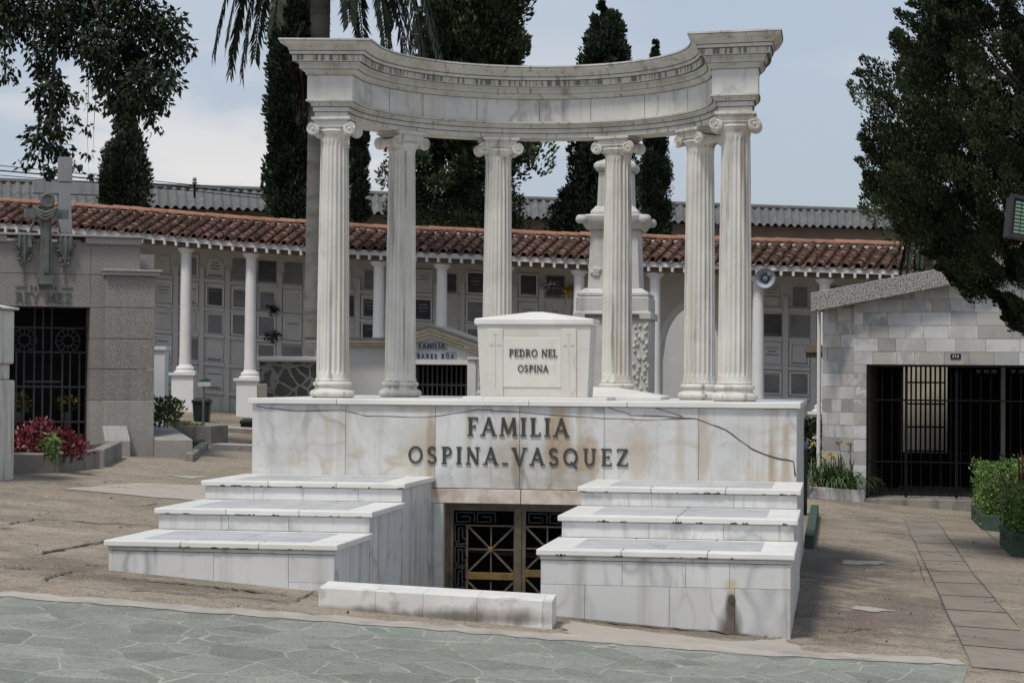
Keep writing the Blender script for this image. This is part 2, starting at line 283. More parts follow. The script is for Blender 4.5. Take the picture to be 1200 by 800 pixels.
def copy_part(o, parent, M=None):
    c = o.copy(); COL.objects.link(c); c.parent = parent
    if M is not None: c.matrix_basis = M
    return c
def fast_mesh(name, verts, k, m, parent=None, loc=None, tone=None):
    """many separate k-gons, verts shaped (n*k, 3)"""
    n = len(verts)//k; me = bpy.data.meshes.new(name); v = np.asarray(verts, dtype=np.float32)
    if parent is not None:
        root = parent
        while root.parent: root = root.parent
        I = np.array(WM[root].inverted()); v = v @ I[:3, :3].T + I[:3, 3]
    elif loc is None:
        loc = Vector(((v[:,0].min()+v[:,0].max())/2, (v[:,1].min()+v[:,1].max())/2, v[:,2].min()))
    if parent is None: v = v - np.array(loc)
    me.vertices.add(n*k); me.vertices.foreach_set('co', v.astype(np.float32).ravel())
    me.loops.add(n*k); me.loops.foreach_set('vertex_index', np.arange(n*k, dtype=np.int32))
    me.polygons.add(n); me.polygons.foreach_set('loop_start', np.arange(0, n*k, k, dtype=np.int32))
    try: me.polygons.foreach_set('loop_total', np.full(n, k, dtype=np.int32))
    except Exception: pass
    me.update(calc_edges=True); me.validate()
    at = me.attributes.new('tone', 'FLOAT', 'FACE'); at.data.foreach_set('value', (np.ones(n) if tone is None else np.asarray(tone)).astype(np.float32))
    me.materials.append(K[m]); o = bpy.data.objects.new(name, me); COL.objects.link(o)
    if parent is not None: o.parent = parent
    else: o.location = loc
    return o
def unit(a): return a/np.maximum(np.linalg.norm(a, axis=1, keepdims=True), 1e-9)
def leaf_quads(P, size, aspect=.5, axis=None, spread=1., jit=.4, tip=True):
    """pointed leaves at P; axis = preferred long direction (n,3) or None"""
    n = len(P); d = unit(rng.normal(size=(n, 3)))
    if axis is not None: d = unit(np.asarray(axis)+d*spread)
    w = unit(np.cross(d, unit(rng.normal(size=(n, 3))))); s = size*(1+jit*rng.uniform(-1, 1, (n, 1)))
    a = P; c = P+d*s; m = P+d*s*.45
    return np.stack([a, m+w*s*aspect*.5, c, m-w*s*aspect*.5], 1).reshape(-1, 3)
# ------------------------------------------------------------------ carved lettering: strokes with serifs
def arc(cx, cy, rx, ry, a0, a1, n=14): return [(cx+rx*math.cos(R_(a0+(a1-a0)*i/n)), cy+ry*math.sin(R_(a0+(a1-a0)*i/n))) for i in range(n+1)]
T, H_ = .17, .085
def stem(x, t=T, a=0, b=1, s0=1, s1=1):
    o = [([(x, a), (x, b)], t)]
    if s0: o.append(([(x-.16, a+.03), (x+.16, a+.03)], .06))
    if s1: o.append(([(x-.16, b-.03), (x+.16, b-.03)], .06))
    return o
def serif(x, y): return [([(x-.14, y), (x+.14, y)], .06)]
G = {
 'A': (.86, [([(.10, 0), (.43, 1)], H_), ([(.41, 1), (.74, 0)], T), ([(.22, .33), (.6, .33)], .08)]+serif(.10, .03)+serif(.74, .03)),
 'B': (.72, stem(.2)+[([(.2, .96)]+arc(.38, .75, .2, .21, 90, -90)+[(.2, .54)], .10), ([(.2, .5)]+arc(.4, .27, .23, .23, 90, -90)+[(.2, .04)], .11)]),
 'D': (.84, stem(.2)+[([(.2, .95)]+arc(.36, .5, .36, .45, 90, -90)+[(.2, .05)], .12)]),
 'E': (.68, stem(.2)+[([(.2, .955), (.6, .955)], .09), ([(.2, .52), (.5, .52)], .08), ([(.2, .045), (.62, .045)], .09), ([(.6, .99), (.6, .8)], .06), ([(.62, .01), (.62, .2)], .06), ([(.5, .62), (.5, .42)], .05)]),
 'F': (.64, stem(.2)+[([(.2, .955), (.58, .955)], .09), ([(.2, .5), (.46, .5)], .08), ([(.58, .99), (.58, .8)], .06), ([(.46, .6), (.46, .4)], .05)]),
 'I': (.38, stem(.19)), 
 'L': (.64, stem(.2)+[([(.2, .045), (.58, .045)], .09), ([(.58, .01), (.58, .22)], .06)]),
 'M': (1.0, [([(.14, 0), (.2, 1)], H_), ([(.2, 1), (.5, .12)], T), ([(.5, .12), (.8, 1)], H_), ([(.8, 1), (.86, 0)], T)]+serif(.14, .03)+serif(.86, .03)),
 'N': (.86, [([(.16, 0), (.16, 1)], H_), ([(.14, 1), (.70, 0)], T), ([(.70, 0), (.70, 1)], H_)]+serif(.16, .03)+serif(.70, .97)),
 'O': (.92, [(arc(.46, .5, .36, .45, 0, 360, 28), .125)]),
 'Q': (.94, [(arc(.46, .5, .36, .45, 0, 360, 28), .125), ([(.48, .22), (.66, .0), (.84, -.12)], .11)]),
 'P': (.68, stem(.2)+[([(.2, .955)]+arc(.36, .72, .23, .235, 90, -90)+[(.2, .485)], .11)]),
 'R': (.78, stem(.2)+[([(.2, .955)]+arc(.36, .73, .22, .225, 90, -90)+[(.2, .505)], .11), ([(.38, .5), (.68, .02)], T)]),
 'S': (.64, [(arc(.31, .74, .2, .22, 20, 270, 14)+arc(.31, .27, .22, .235, 90, -160, 14), .12)]),
 'T': (.76, stem(.38, s1=0)+[([(.06, .955), (.70, .955)], .09), ([(.07, .99), (.07, .8)], .06), ([(.69, .99), (.69, .8)], .06)]),
 'U': (.86, [([(.2, 1), (.2, .35)]+arc(.43, .33, .23, .29, 180, 360)+[(.66, 1)], .12)]+serif(.2, .97)+serif(.66, .97)),
 'V': (.84, [([(.08, 1), (.42, 0)], T), ([(.42, 0), (.74, 1)], H_)]+serif(.08, .97)+serif(.74, .97)),
 'Y': (.84, [([(.08, 1), (.42, .5)], T), ([(.42, .5), (.74, 1)], H_), ([(.42, .5), (.42, 0)], T)]+serif(.08, .97)+serif(.74, .97)+serif(.42, .03)),
 'Z': (.76, [([(.1, .955), (.66, .955)], .09), ([(.64, .97), (.12, .03)], T), ([(.08, .045), (.68, .045)], .09), ([(.1, .99), (.1, .8)], .06), ([(.67, .01), (.67, .2)], .06)]),
 '_': (.42, [([(.04, .06), (.38, .06)], .1)]), ' ': (.45, []), '-': (.6, [([(.05, .5), (.55, .5)], .12)]),
 '3': (.62, [(arc(.3, .73, .2, .22, 140, -90, 12)+arc(.3, .27, .23, .24, 90, -140, 12), .15)]),
 '5': (.62, [([(.5, .95), (.17, .95), (.15, .55)]+arc(.29, .32, .22, .27, 110, -130, 12), .15)]),
 '0': (.66, [(arc(.33, .5, .22, .43, 0, 360, 22), .15)])}
G['Ú'] = (G['U'][0], G['U'][1]+[([(.40, 1.1), (.54, 1.28)], .1)])
def ribbon2(pts, t):
    P = [Vector(p) for p in pts]; n = len(P); closed = (P[0]-P[-1]).length < 1e-4; Lf, Rt = [], []
    for i, p in enumerate(P):
        a = P[i-1] if i else (P[-2] if closed else p); b = P[i+1] if i < n-1 else (P[1] if closed else p)
        d1 = (p-a).normalized() if (p-a).length > 1e-6 else (b-p).normalized(); d2 = (b-p).normalized() if (b-p).length > 1e-6 else d1
        d = (d1+d2).normalized() if (d1+d2).length > 1e-3 else d1
        k = t/2/max(.5, d.dot(d2)); q = Vector((-d.y, d.x)); Lf.append(p+q*k); Rt.append(p-q*k)
    return Lf, Rt
def text_mesh(mb, s, o, right, up, h, width, depth=.012):
    """letters standing out of the plane through o (left end of the base line)"""
    nat = sum(G[c][0] for c in s); gap = (width/h-nat)/max(1, len(s)-1); x = 0; o = Vector(o); right = Vector(right); up = Vector(up); nrm = right.cross(up); k = 0
    for c in s:
        w, st = G[c]
        for pts, t in st:
            k += 1; Lf, Rt = ribbon2(pts, t); D = depth+.0004*(k % 9); n = len(Lf)
            f = lambda p, dz: o+right*((x+p.x)*h)+up*(p.y*h)+nrm*dz
            ring = []
            for i in range(n): ring.append([f(Lf[i], -.004), f(Rt[i], -.004), f(Rt[i], D), f(Lf[i], D)])
            mb.loft(ring)
        x += w+gap
# ------------------------------------------------------------------ SETTING: ground, road, pavings
MX, MY = -2.735, 17.6                              # monument centre line and the front of its base
HX0, HX1, HY0, HY1 = -3.50, -2.03, 13.98, 17.95    # stairwell going down to the crypt
def lines(*seg):
    o = []
    for a, b, n in seg: o += list(np.linspace(a, b, n, endpoint=False))
    return o+[seg[-1][1]]
xs = sorted(set([round(q, 4) for q in lines((-400, -60, 4), (-60, -16, 8), (-16, HX0, 14), (HX0, HX1, 3), (HX1, 7, 10), (7, 60, 6), (60, 400, 4))]))
ys = sorted(set([round(q, 4) for q in lines((-60, 5, 6), (5, HY0, 6), (HY0, HY1, 4), (HY1, 60, 30), (60, 150, 6), (150, 900, 5))]))
g = MB(); idx = {}
for j, y in enumerate(ys):
    for i, x in enumerate(xs): idx[i, j] = len(g.v); g.v.append((x, y, gz(x)))
for j in range(len(ys)-1):
    for i in range(len(xs)-1):
        cx, cy = (xs[i]+xs[i+1])/2, (ys[j]+ys[j+1])/2
        if HX0 < cx < HX1 and HY0 < cy < HY1: continue
        g.f.append((idx[i, j], idx[i+1, j], idx[i+1, j+1], idx[i, j+1])); g.mi.append(0)
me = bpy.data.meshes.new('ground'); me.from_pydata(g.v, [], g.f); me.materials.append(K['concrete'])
go = bpy.data.objects.new('ground', me); COL.objects.link(go); tag(go, kind='structure')
def sheet(name, pts, m, lift, th=0, kind='structure'):
    vs = [(p[0], p[1], gz(p[0])+lift) for p in pts]; b = MB()
    b.add(vs, [tuple(range(len(vs)))]); o = b.build(name, m, None, fixn=False)
    if o.data.polygons[0].normal.z < 0: o.data.flip_normals()
    return tag(o, kind=kind)
def wob(a, b, n, amp):
    a, b = Vector(a[:2]), Vector(b[:2]); d = b-a; q = Vector((-d.y, d.x)).normalized()
    return [a+d*(i/n)+q*random.uniform(-amp, amp)*(0 < i < n) for i in range(n+1)]
e0, e1, e2 = at_g(-400, 668), at_g(900, 769), at_g(1133, 779)
edge_line = wob(e0, e1, 70, .05)+wob(e1, e2, 14, .04)[1:]
road_edge = [Vector((p.x, p.y)) for p in edge_line]
rc = [at_g(1135, 779), at_g(1120, 830), at_g(1060, 1000)]
sheet('road', road_edge+[Vector((p.x, p.y)) for p in rc]+[Vector((1., -6.)), Vector((-16., -6.)), Vector((-16., 9.))], 'road', .004)
far = [p+Vector((-.05, .26))+Vector((random.uniform(-.03, .03), random.uniform(-.05, .05))) for p in road_edge]
eb = MB(); n = len(far)
for p in road_edge: eb.v.append((p.x, p.y-.02, gz(p.x)+.008))
for p in far: eb.v.append((p.x, p.y, gz(p.x)+.008))
eb.f = [(i, i+1, n+i+1, n+i) for i in range(n-1)]; eb.mi = [0]*(n-1)
tag(eb.build('road_edge_strip', 'edge', None), kind='structure')
# pale slab patches, grey slab strip, and the cracks, joints and painted block-foot shade of the pavement
for q in ([(72, 573), (160, 566), (246, 569), (300, 574), (250, 588), (170, 582)], [(194, 557), (245, 558.5), (222, 561)], [(985, 656), (1034, 658), (1032, 662), (990, 661)], [(1000, 709), (1050, 716), (1020, 717), (997, 714)], [(920, 748), (948, 766), (905, 770), (760, 757), (660, 741), (668, 728), (760, 741), (860, 752)]):
    qq = [at_g(*p) for p in q]; ww = []
    for i in range(len(qq)): ww += wob(qq[i], qq[(i+1) % len(qq)], 6, .035)[:-1]
    sheet('pale_paving', ww, 'pale', .006)
a0, a1, b0, b1 = at_g(1058, 606), at_g(1093, 605), at_g(1139, 782), at_g(1199, 742)
sp = MB()
for i in range(13):
    f0, f1 = i/13+.0012+random.uniform(0, .001), (i+1)/13-.0012
    L = lambda f: a0+(b0-a0)*f; Rr = lambda f: a1+(b0+Vector((.52, 0, 0))-a1)*f
    vs = [L(f0), Rr(f0), Rr(f1), L(f1)]
    sp.add([(p.x, p.y, gz(p.x)+.005) for p in vs], [(3, 2, 1, 0)])
tag(sp.build('path_slab_strip', 'slabs', None), kind='structure')
cr = MB()
def crack_or_shade_line(pts, w, wob_=.0, sub=9, lift=.010):
    P = [at_g(*p) for p in pts]; Q = []
    for i in range(len(P)-1):
        for k in range(sub): Q.append(P[i].lerp(P[i+1], k/sub))
    Q.append(P[-1]); n = len(Q)
    for i in range(n):
        if 0 < i < n-1: Q[i] = Q[i]+Vector((random.uniform(-1, 1)*wob_, random.uniform(-1, 1)*wob_*1.5, 0))
    b = len(cr.v)
    for i, p in enumerate(Q):
        d = (Q[min(i+1, n-1)]-Q[max(i-1, 0)]); q = Vector((-d.y, d.x, 0)).normalized()*w*.5*random.uniform(.4, 1.3)*max(.12, min(1, 4*min(i, n-1-i)/n))
        for s in (1, -1): x = p+q*s; cr.v.append((x.x, x.y, gz(x.x)+lift))
    cr.f += [(b+2*i, b+2*i+1, b+2*i+3, b+2*i+2) for i in range(n-1)]; cr.mi += [0]*(n-1)
for pts, w, wb in [(pp, ww*.6, bb) for pp, ww, bb in [([(1058, 606), (1098, 692), (1140, 783)], .022, .006), ([(1094, 604), (1140, 672), (1202, 745)], .022, .006),
    ([(1020, 741), (1140, 752)], .03, .01), ([(1140, 783), (1200, 786)], .03, .01), ([(1130, 600), (1200, 662)], .018, .01), ([(960, 606), (1055, 607)], .05, .02),
    ([(38, 651), (70, 645), (129, 633)], .085, .02), ([(45, 608), (110, 613), (192, 617)], .07, .03), ([(0, 616), (45, 608)], .05, .02), ([(95, 689), (180, 693), (345, 706), (372, 690)], .04, .02),
    ([(48, 683), (65, 675), (95, 668)], .04, .02), ([(0, 664), (30, 667)], .03, .02), ([(165, 593), (190, 590)], .05, .02), 
    ([(994, 632), (1062, 637)], .03, .03), ([(1066, 640), (1078, 665), (1086, 690)], .012, .01)]]:
    crack_or_shade_line(pts, w, wb)
for _ in range(46):                                # finer weathering cracks all over the old concrete
    if random.random() < .55: x_, y_ = random.uniform(-40, 240), random.uniform(556, 690)
    else: x_, y_ = random.uniform(955, 1180), random.uniform(600, 770)
    if x_ > 100 and x_ < 240 and y_ > 575 and x_ > 100+(690-y_)*.0+ (0 if y_ > 625 else 60): continue
    l_ = random.uniform(12, 70); dy_ = random.uniform(-.10, .16)*l_
    crack_or_shade_line([(x_, y_), (x_+l_*.5, y_+dy_*.5+random.uniform(-1.5, 1.5)), (x_+l_, y_+dy_)], random.uniform(.008, .022), .025, sub=7)
for pts in ([(131, 677), (240, 687), (345, 699)], [(650, 724), (780, 736), (921, 748)], [(924, 745), (930, 700), (934, 660)]): crack_or_shade_line(pts, .05, .03, sub=14)  # dark ribbons painting gathered dirt and contact shade at the block feet
tag(cr.build('pavement_cracks_and_shade', 'crack', None, fixn=False), kind='structure')
# ------------------------------------------------------------------ MONUMENT
mon = thing('tomb_monument', 'white marble family tomb with semicircular fluted colonnade, stepped blocks and sunken bronze door', 'tomb', (MX, MY, 0))
MM = WM[mon]
BW, BZ, BD = 2.395, 1.592, 3.75          # base half width, top, depth (local y from 0 back)
G0 = gz(MX-2.4)                          # local ground is tilted, walls run a little below it
def panels(mb, xs_, zs_, y, th=.03, gap=.0022, y1=None):
    for i in range(len(xs_)-1):
        for k in range(len(zs_)-1): mb.box(xs_[i]+gap/2, xs_[i+1]-gap/2, y, y+th, zs_[k]+gap/2, zs_[k+1]-gap/2)
lx = lambda px, Y=17.6: at_y(px, 500, Y).x-MX
DX0, DX1, DZ1 = -.66, .63, .690          # crypt doorway
GW0, GW1 = -.765, .705                   # gap between the stepped blocks
# solid core (dark mortar in the joints), with the doorway left open
c = MB(MM)
c.box(-BW+.03, GW0-.1, .03, BD, -.3, BZ-.05); c.box(GW1+.1, BW-.03, .03, BD, -.3, BZ-.05); c.box(GW0-.1, GW1+.1, .03, BD, .83, BZ-.05)
c.box(GW0-.1, DX0-.06, .03, 1.2, -1.15, .83); c.box(DX1+.06, GW1+.1, .03, 1.2, -1.15, .83); c.box(DX0-.06, DX1+.06, .03, 1.2, DZ1+.13, .83)
base = c.build('base', 'joint', mon)
p = MB(MM)
xs_ = [-BW, lx(405), lx(510), lx(609), lx(708), lx(819), BW]
for i in range(6):
    z0 = .82 if 1 < i < 4 or (i == 1) else -.2
    p.box(xs_[i]+.0018, xs_[i+1]-.0018, 0, .03, .825, BZ-.052)
p.build('cladding_panel', 'marble_front', base, bevel=.0015)
for sx in (-1, 1):
    p = MB(MM)
    p.box(*((-BW, GW0-.012) if sx < 0 else (GW1+.012, BW)), 0, .03, -.2, .82)
    for k in range(3):
        y0, y1 = .035+k*1.24, .035+(k+1)*1.24-.006
        a, b = sx*(BW-.028), sx*BW
        p.box(min(a, b), max(a, b), y0, y1, -.3, .79); p.box(min(a, b), max(a, b), y0, y1, .796, BZ-.052)
    p.build('side_panel', 'marble', base, bevel=.003)
p = MB(MM)
for u0, u1, x0, x1 in ((GW0-.01, DX0-.085, DX0-.085, DX0), (DX1+.085, GW1+.01, DX1, DX1+.085)):
    p = MB(MM); p.box(u0, u1, .0, .03, -1.15, DZ1+.012); p.box(x0, x1, -.012, .2, -1.15, DZ1+.0)
    p.build('door_jamb', 'marble_front', base, bevel=.004)
p = MB(MM); p.box(GW0-.008, .02, -.014, .2, DZ1+.004, .818); p.box(.026, GW1+.008, -.014, .2, DZ1+.004, .818)
p.build('lintel', 'marble_lintel', base, bevel=.004)
p = MB(MM)
for x0, x1 in ((-BW-.03, lx(395)), (lx(395)+.004, lx(620)), (lx(620)+.004, lx(735)), (lx(735)+.004, BW+.03)): p.box(x0, x1, -.035, BD+.03, BZ-.048, BZ)
p.build('top_slab', 'marble_top', base, bevel=.006)
# cracks and drips on the front
def decal(name, m, pts, w, y, parent, taper=True):
    b = MB(MM); P = [at_y(q[0], q[1], MY+y)-Vector((MX, MY, 0)) for q in pts]; Q = []
    for i in range(len(P)-1):
        for k in range(4): Q.append(P[i].lerp(P[i+1], k/4)+Vector((0, 0, random.uniform(-.004, .004))))
    Q.append(P[-1]); n = len(Q); vs = []
    for i, q in enumerate(Q):
        d = Q[min(i+1, n-1)]-Q[max(i-1, 0)]; u = Vector((-d.z, 0, d.x)).normalized()*w*.5*random.uniform(.5, 1.3); vs += [(q.x+u.x, y-.0025, q.z+u.z), (q.x-u.x, y-.0025, q.z-u.z)]
    b.add(vs, [(2*i, 2*i+1, 2*i+3, 2*i+2) for i in range(n-1)]); return b.build(name, m, parent, fixn=False)
decal('crack', 'crack', [(301, 476), (350, 482), (400, 480), (430, 487), (500, 489), (560, 480), (610, 483), (690, 489), (760, 492), (815, 490)], .006, 0, base)
decal('crack', 'crack', [(815, 490), (850, 503), (880, 525), (900, 534), (930, 541), (932, 558)], .012, 0, base)
decal('crack', 'crack', [(706, 475), (740, 486), (815, 490)], .008, 0, base)
decal('crack', 'crack', [(760, 475), (800, 488)], .006, 0, base)
# stepped blocks
TR = [14.1, 15.19, 16.36, 17.6]; TZ = [.604, .767, .922]
def stepped(x0, x1, side):
    blk = MB(MM); Y = [y-MY for y in TR]
    for k in range(3): blk.box(x0+.03, x1-.03, Y[k]+.03, (Y[k+1]+.03 if k < 2 else -.002), -1.1 if k == 0 else TZ[k-1]-.05, TZ[k]-.046)
    blk.box(x0+.03, x1-.03, Y[1]+.03, -.002, -1.1, TZ[0]-.05)
    o = blk.build('stepped_block', 'joint', mon)
    pn = MB(MM)
    for k in range(3):
        z0 = TZ[k-1]+.001 if k else None; zt = TZ[k]-.048
        W = x1-x0
        cuts = {(-1, 0): [0, .47, .80, 1], (-1, 1): [0, .30, .335, .62, 1], (-1, 2): [0, .25, .5, .78, 1], (1, 0): [0, .33, .585, .76, 1], (1, 1): [0, .38, .70, 1], (1, 2): [0, .33, .71, 1]}[side, k]
        cx = [x0+W*c_ for c_ in cuts]
        if k == 0:
            zt2 = zt-.028
            if side < 0:
                panels(pn, cx[:3], [-.25, zt2], Y[0]); panels(pn, cx[2:], [-.25, .33, zt2], Y[0])
            else:
                panels(pn, cx, [.36, zt2], Y[0]); panels(pn, [x0, x0+W*.18, x0+W*.52, x0+W*.78, x1], [-.3, .36], Y[0])
            pn.box(x0-.004, x1+.004, Y[0]-.006, Y[0]+.03, zt2+.004, zt)
        else: panels(pn, cx, [z0, zt], Y[k])
    for sx, xx in ((-1, x0), (1, x1)):
        a, b = (xx, xx+.03) if sx < 0 else (xx-.03, xx)
        for k in range(3):
            y0 = Y[k]+.032; y1 = (Y[k+1] if k < 2 else -.004)
            pn.box(a, b, y0, y1-.004, -1.1, TZ[k]-.05)
    pn.build('facing_panel', 'marble' if side < 0 else 'marble_drip', o, bevel=.0015)
    for k in range(3):
        ts = MB(MM); cutn = random.choice([2, 3])
        y0, y1 = Y[k]-.03, (Y[k+1]-.002 if k < 2 else -.004); cc = np.linspace(x0-.03, x1+.03, cutn+1)
        for i in range(cutn): ts.box(cc[i]+.0015, cc[i+1]-.0015, y0, y1, TZ[k]-.044, TZ[k])
        s = ts.build('step_slab', 'marble_top', o, bevel=.008)
        ch = MB(MM)                                # chips and dirt along the lower edge of the nosing
        for _ in range(11):
            xc = random.uniform(x0, x1); wc = random.uniform(.012, .07); hc = random.uniform(.006, .018); n_ = 7
            ch.add([(xc+wc*(q_/n_-.5), y0-.0018, TZ[k]-.043+(hc*random.uniform(.3, 1) if 0 < q_ < n_ else 0)) for q_ in range(n_+1)], [tuple(range(n_+1))])
        tag(ch.build('chip_marks', 'crack', s, fixn=False), kind='stuff')
        il = MB(MM); m_ = .21; xm = x0+(x1-x0)*random.uniform(.45, .6)
        il.box(x0+m_, xm-.004, y0+.17, y1-.13, TZ[k], TZ[k]+.003); il.box(xm+.004, x1-m_, y0+.17, y1-.13, TZ[k], TZ[k]+.003)
        il.build('ledger_inlay', 'inlay', s)
    return o
sb0 = stepped(-BW-.035, GW0, -1); sb1 = stepped(GW1, BW+.03, 1)
# drip below the drain hole of the right block
if 0: dr = MB(MM); q = [at_y(a, b, 14.1)-Vector((MX, MY, 0)) for a, b in [(858, 697), (860, 706), (864, 730), (872, 741), (856, 740), (848, 739), (853, 722), (855, 706)]]
h = MB(MM); q = at_y(857.5, 701, 14.1)-Vector((MX, MY, 0)); h.loft([[(q.x+.022*math.cos(t*.5236), 14.1-MY+dy, q.z+.03*math.sin(t*.5236)) for t in range(12)] for dy in (-.012, .02)]); h.build('drain_hole', 'crack', sb1)
# stairwell: walls are the blocks; steps descend from the front to the door
st = MB(MM)
for k in range(8): st.box(GW0+.004, GW1-.004, 14.1-MY+.03+k*.34, 14.1-MY+.03+(k+1)*.34+(.0 if k < 7 else .9), -1.3, .02-.14*(k+1))
st.build('stair', 'marble', mon, bevel=.004)
b = MB(MM); b.box(GW0-.0, GW1+.0, 14.0-MY, 14.12-MY, -1.2, .06); b.build('stair_head_wall', 'marble', mon)
# crypt door
dy = .10
dp = MB(MM); dp.box(DX0+.01, DX1-.01, .9, .95, -1.15, DZ1); dp.box(DX0-.055, DX0-.004, .2, .95, -1.15, DZ1); dp.box(DX1+.004, DX1+.055, .2, .95, -1.15, DZ1); dp.box(DX0, DX1, .2, .95, DZ1+.01, DZ1+.03)
dp.build('crypt_recess', 'void', mon)
door = None
def leaf(x0, x1, z0, z1):
    f = MB(MM); t = .035
    for a, b_ in ((x0, x0+t), (x1-t, x1)): f.box(a, b_, dy, dy+.04, z0, z1)
    f.box(x0+t, x1-t, dy, dy+.04, z1-t, z1); f.box(x0+t, x1-t, dy, dy+.04, z0, z0+t)
    lf = f.build('door_leaf', 'bronze', mon)
    # meander border along the outer side and the top
    m = MB(MM); left = x0 < 0
    kx0, kx1 = (x0+.05, x0+.145) if left else (x1-.145, x1-.05)
    w = .011
    def seg(a, c_): m.bar((a[0], dy+.02, a[1]), (c_[0], dy+.02, c_[1]), w, .014)
    z = z1-.16
    while z-.19 > z0+.05:
        A, B = kx0, kx1; M1, M2 = A+.03, A+.065
        for s_, e_ in (((A, z), (B, z)), ((A, z), (A, z-.15)), ((B, z), (B, z-.09)), ((M1, z-.03), (M1, z-.15)), ((M2, z-.03), (M2, z-.12)), ((M1, z-.03), (M2, z-.03)), ((A, z-.15), (M1, z-.15)), ((M2, z-.12), (B, z-.12)), ((B, z-.12), (B, z-.17)), ((A, z-.17), (B, z-.17))): seg(s_, e_)
        z -= .19
    X = x0+.06
    while X+.17 < x1-.03:
        zt, zb = z1-.055, z1-.135
        for s_, e_ in (((X, zt), (X+.16, zt)), ((X, zb), (X, zt)), ((X, zb), (X+.12, zb)), ((X+.12, zb), (X+.12, zb+.045)), ((X+.04, zb+.045), (X+.12, zb+.045)), ((X+.16, zt), (X+.16, zb-.005))): seg(s_, e_)
        X += .185
    m.build('meander_border', 'iron_grey', lf)
    ix0, ix1 = (x0+.165, x1-.035) if left else (x0+.035, x1-.165); iz1 = z1-.16
    q = MB(MM); ph = (ix1-ix0)*1.02; zz = iz1; w = .018
    q.box(ix0-.012, ix0, dy+.004, dy+.034, z0+t, iz1); q.box(ix1, ix1+.012, dy+.004, dy+.034, z0+t, iz1); q.box(ix0, ix1, dy+.004, dy+.034, iz1-.014, iz1)
    cx = (ix0+ix1)/2; mds = []; bands = []
    for r in range(3):
        za, zb = zz-.014, zz-ph
        if zb < z0: break
        q.bar((ix0, dy+.018, za), (ix1, dy+.018, zb), .017, .012); q.bar((ix1, dy+.0205, za), (ix0, dy+.0205, zb), .017, .012)
        q.bar((cx, dy+.023, za), (cx, dy+.023, zb), .012, .012); q.bar((ix0, dy+.0255, (za+zb)/2), (ix1, dy+.0255, (za+zb)/2), .012, .012)
        mds.append((cx, (za+zb)/2)); bands.append(zb); zz = zb-.065
    q.build('grille_bars', 'bronze', lf)
    for (a, c_) in mds: k = MB(MM); k.box(a-.024, a+.024, dy-.006, dy+.03, c_-.024, c_+.024); k.build('medallion', 'brass', lf, bevel=.008)
    for zb in bands: k = MB(MM); k.box(ix0, ix1, dy, dy+.03, zb-.062, zb); k.build('brass_band', 'brass', lf, bevel=.003)
    return lf
mid = .0
leaf(DX0+.035, -.018, -1.1, DZ1-.03); leaf(.018, DX1-.035, -1.1, DZ1-.03)
k = MB(MM); k.box(-.0475, .0175, dy-.012, dy+.05, -1.1, DZ1-.03); k.build('door_meeting_stile', 'bronze', mon, bevel=.004)
k = MB(MM); k.box(DX0+.001, DX0+.034, dy-.02, dy+.06, -1.15, DZ1-.002); k.box(DX1-.034, DX1-.001, dy-.02, dy+.06, -1.15, DZ1-.002); k.box(DX0+.034, DX1-.034, dy-.02, dy+.06, DZ1-.03, DZ1-.002); k.build('door_frame', 'bronze', mon)
# inscription
for s, (pl, pr, yb, yt) in {'FAMILIA': (547, 667, 511, 489.5), 'OSPINA_VASQUEZ': (478, 737, 543.5, 523.5)}.items():
    a, b_ = at_y(pl, yb-1.0, MY), at_y(pr, yb+.6, MY); t_ = at_y(pl, yt-1., MY); m = MB()
    rt = (b_-a).normalized(); text_mesh(m, s, a+Vector((0, -.001, 0)), Vector((1, 0, 0)), Vector((0, 0, 1)), t_.z-a.z, (b_-a).length); m.build('inscription', 'letter', mon)
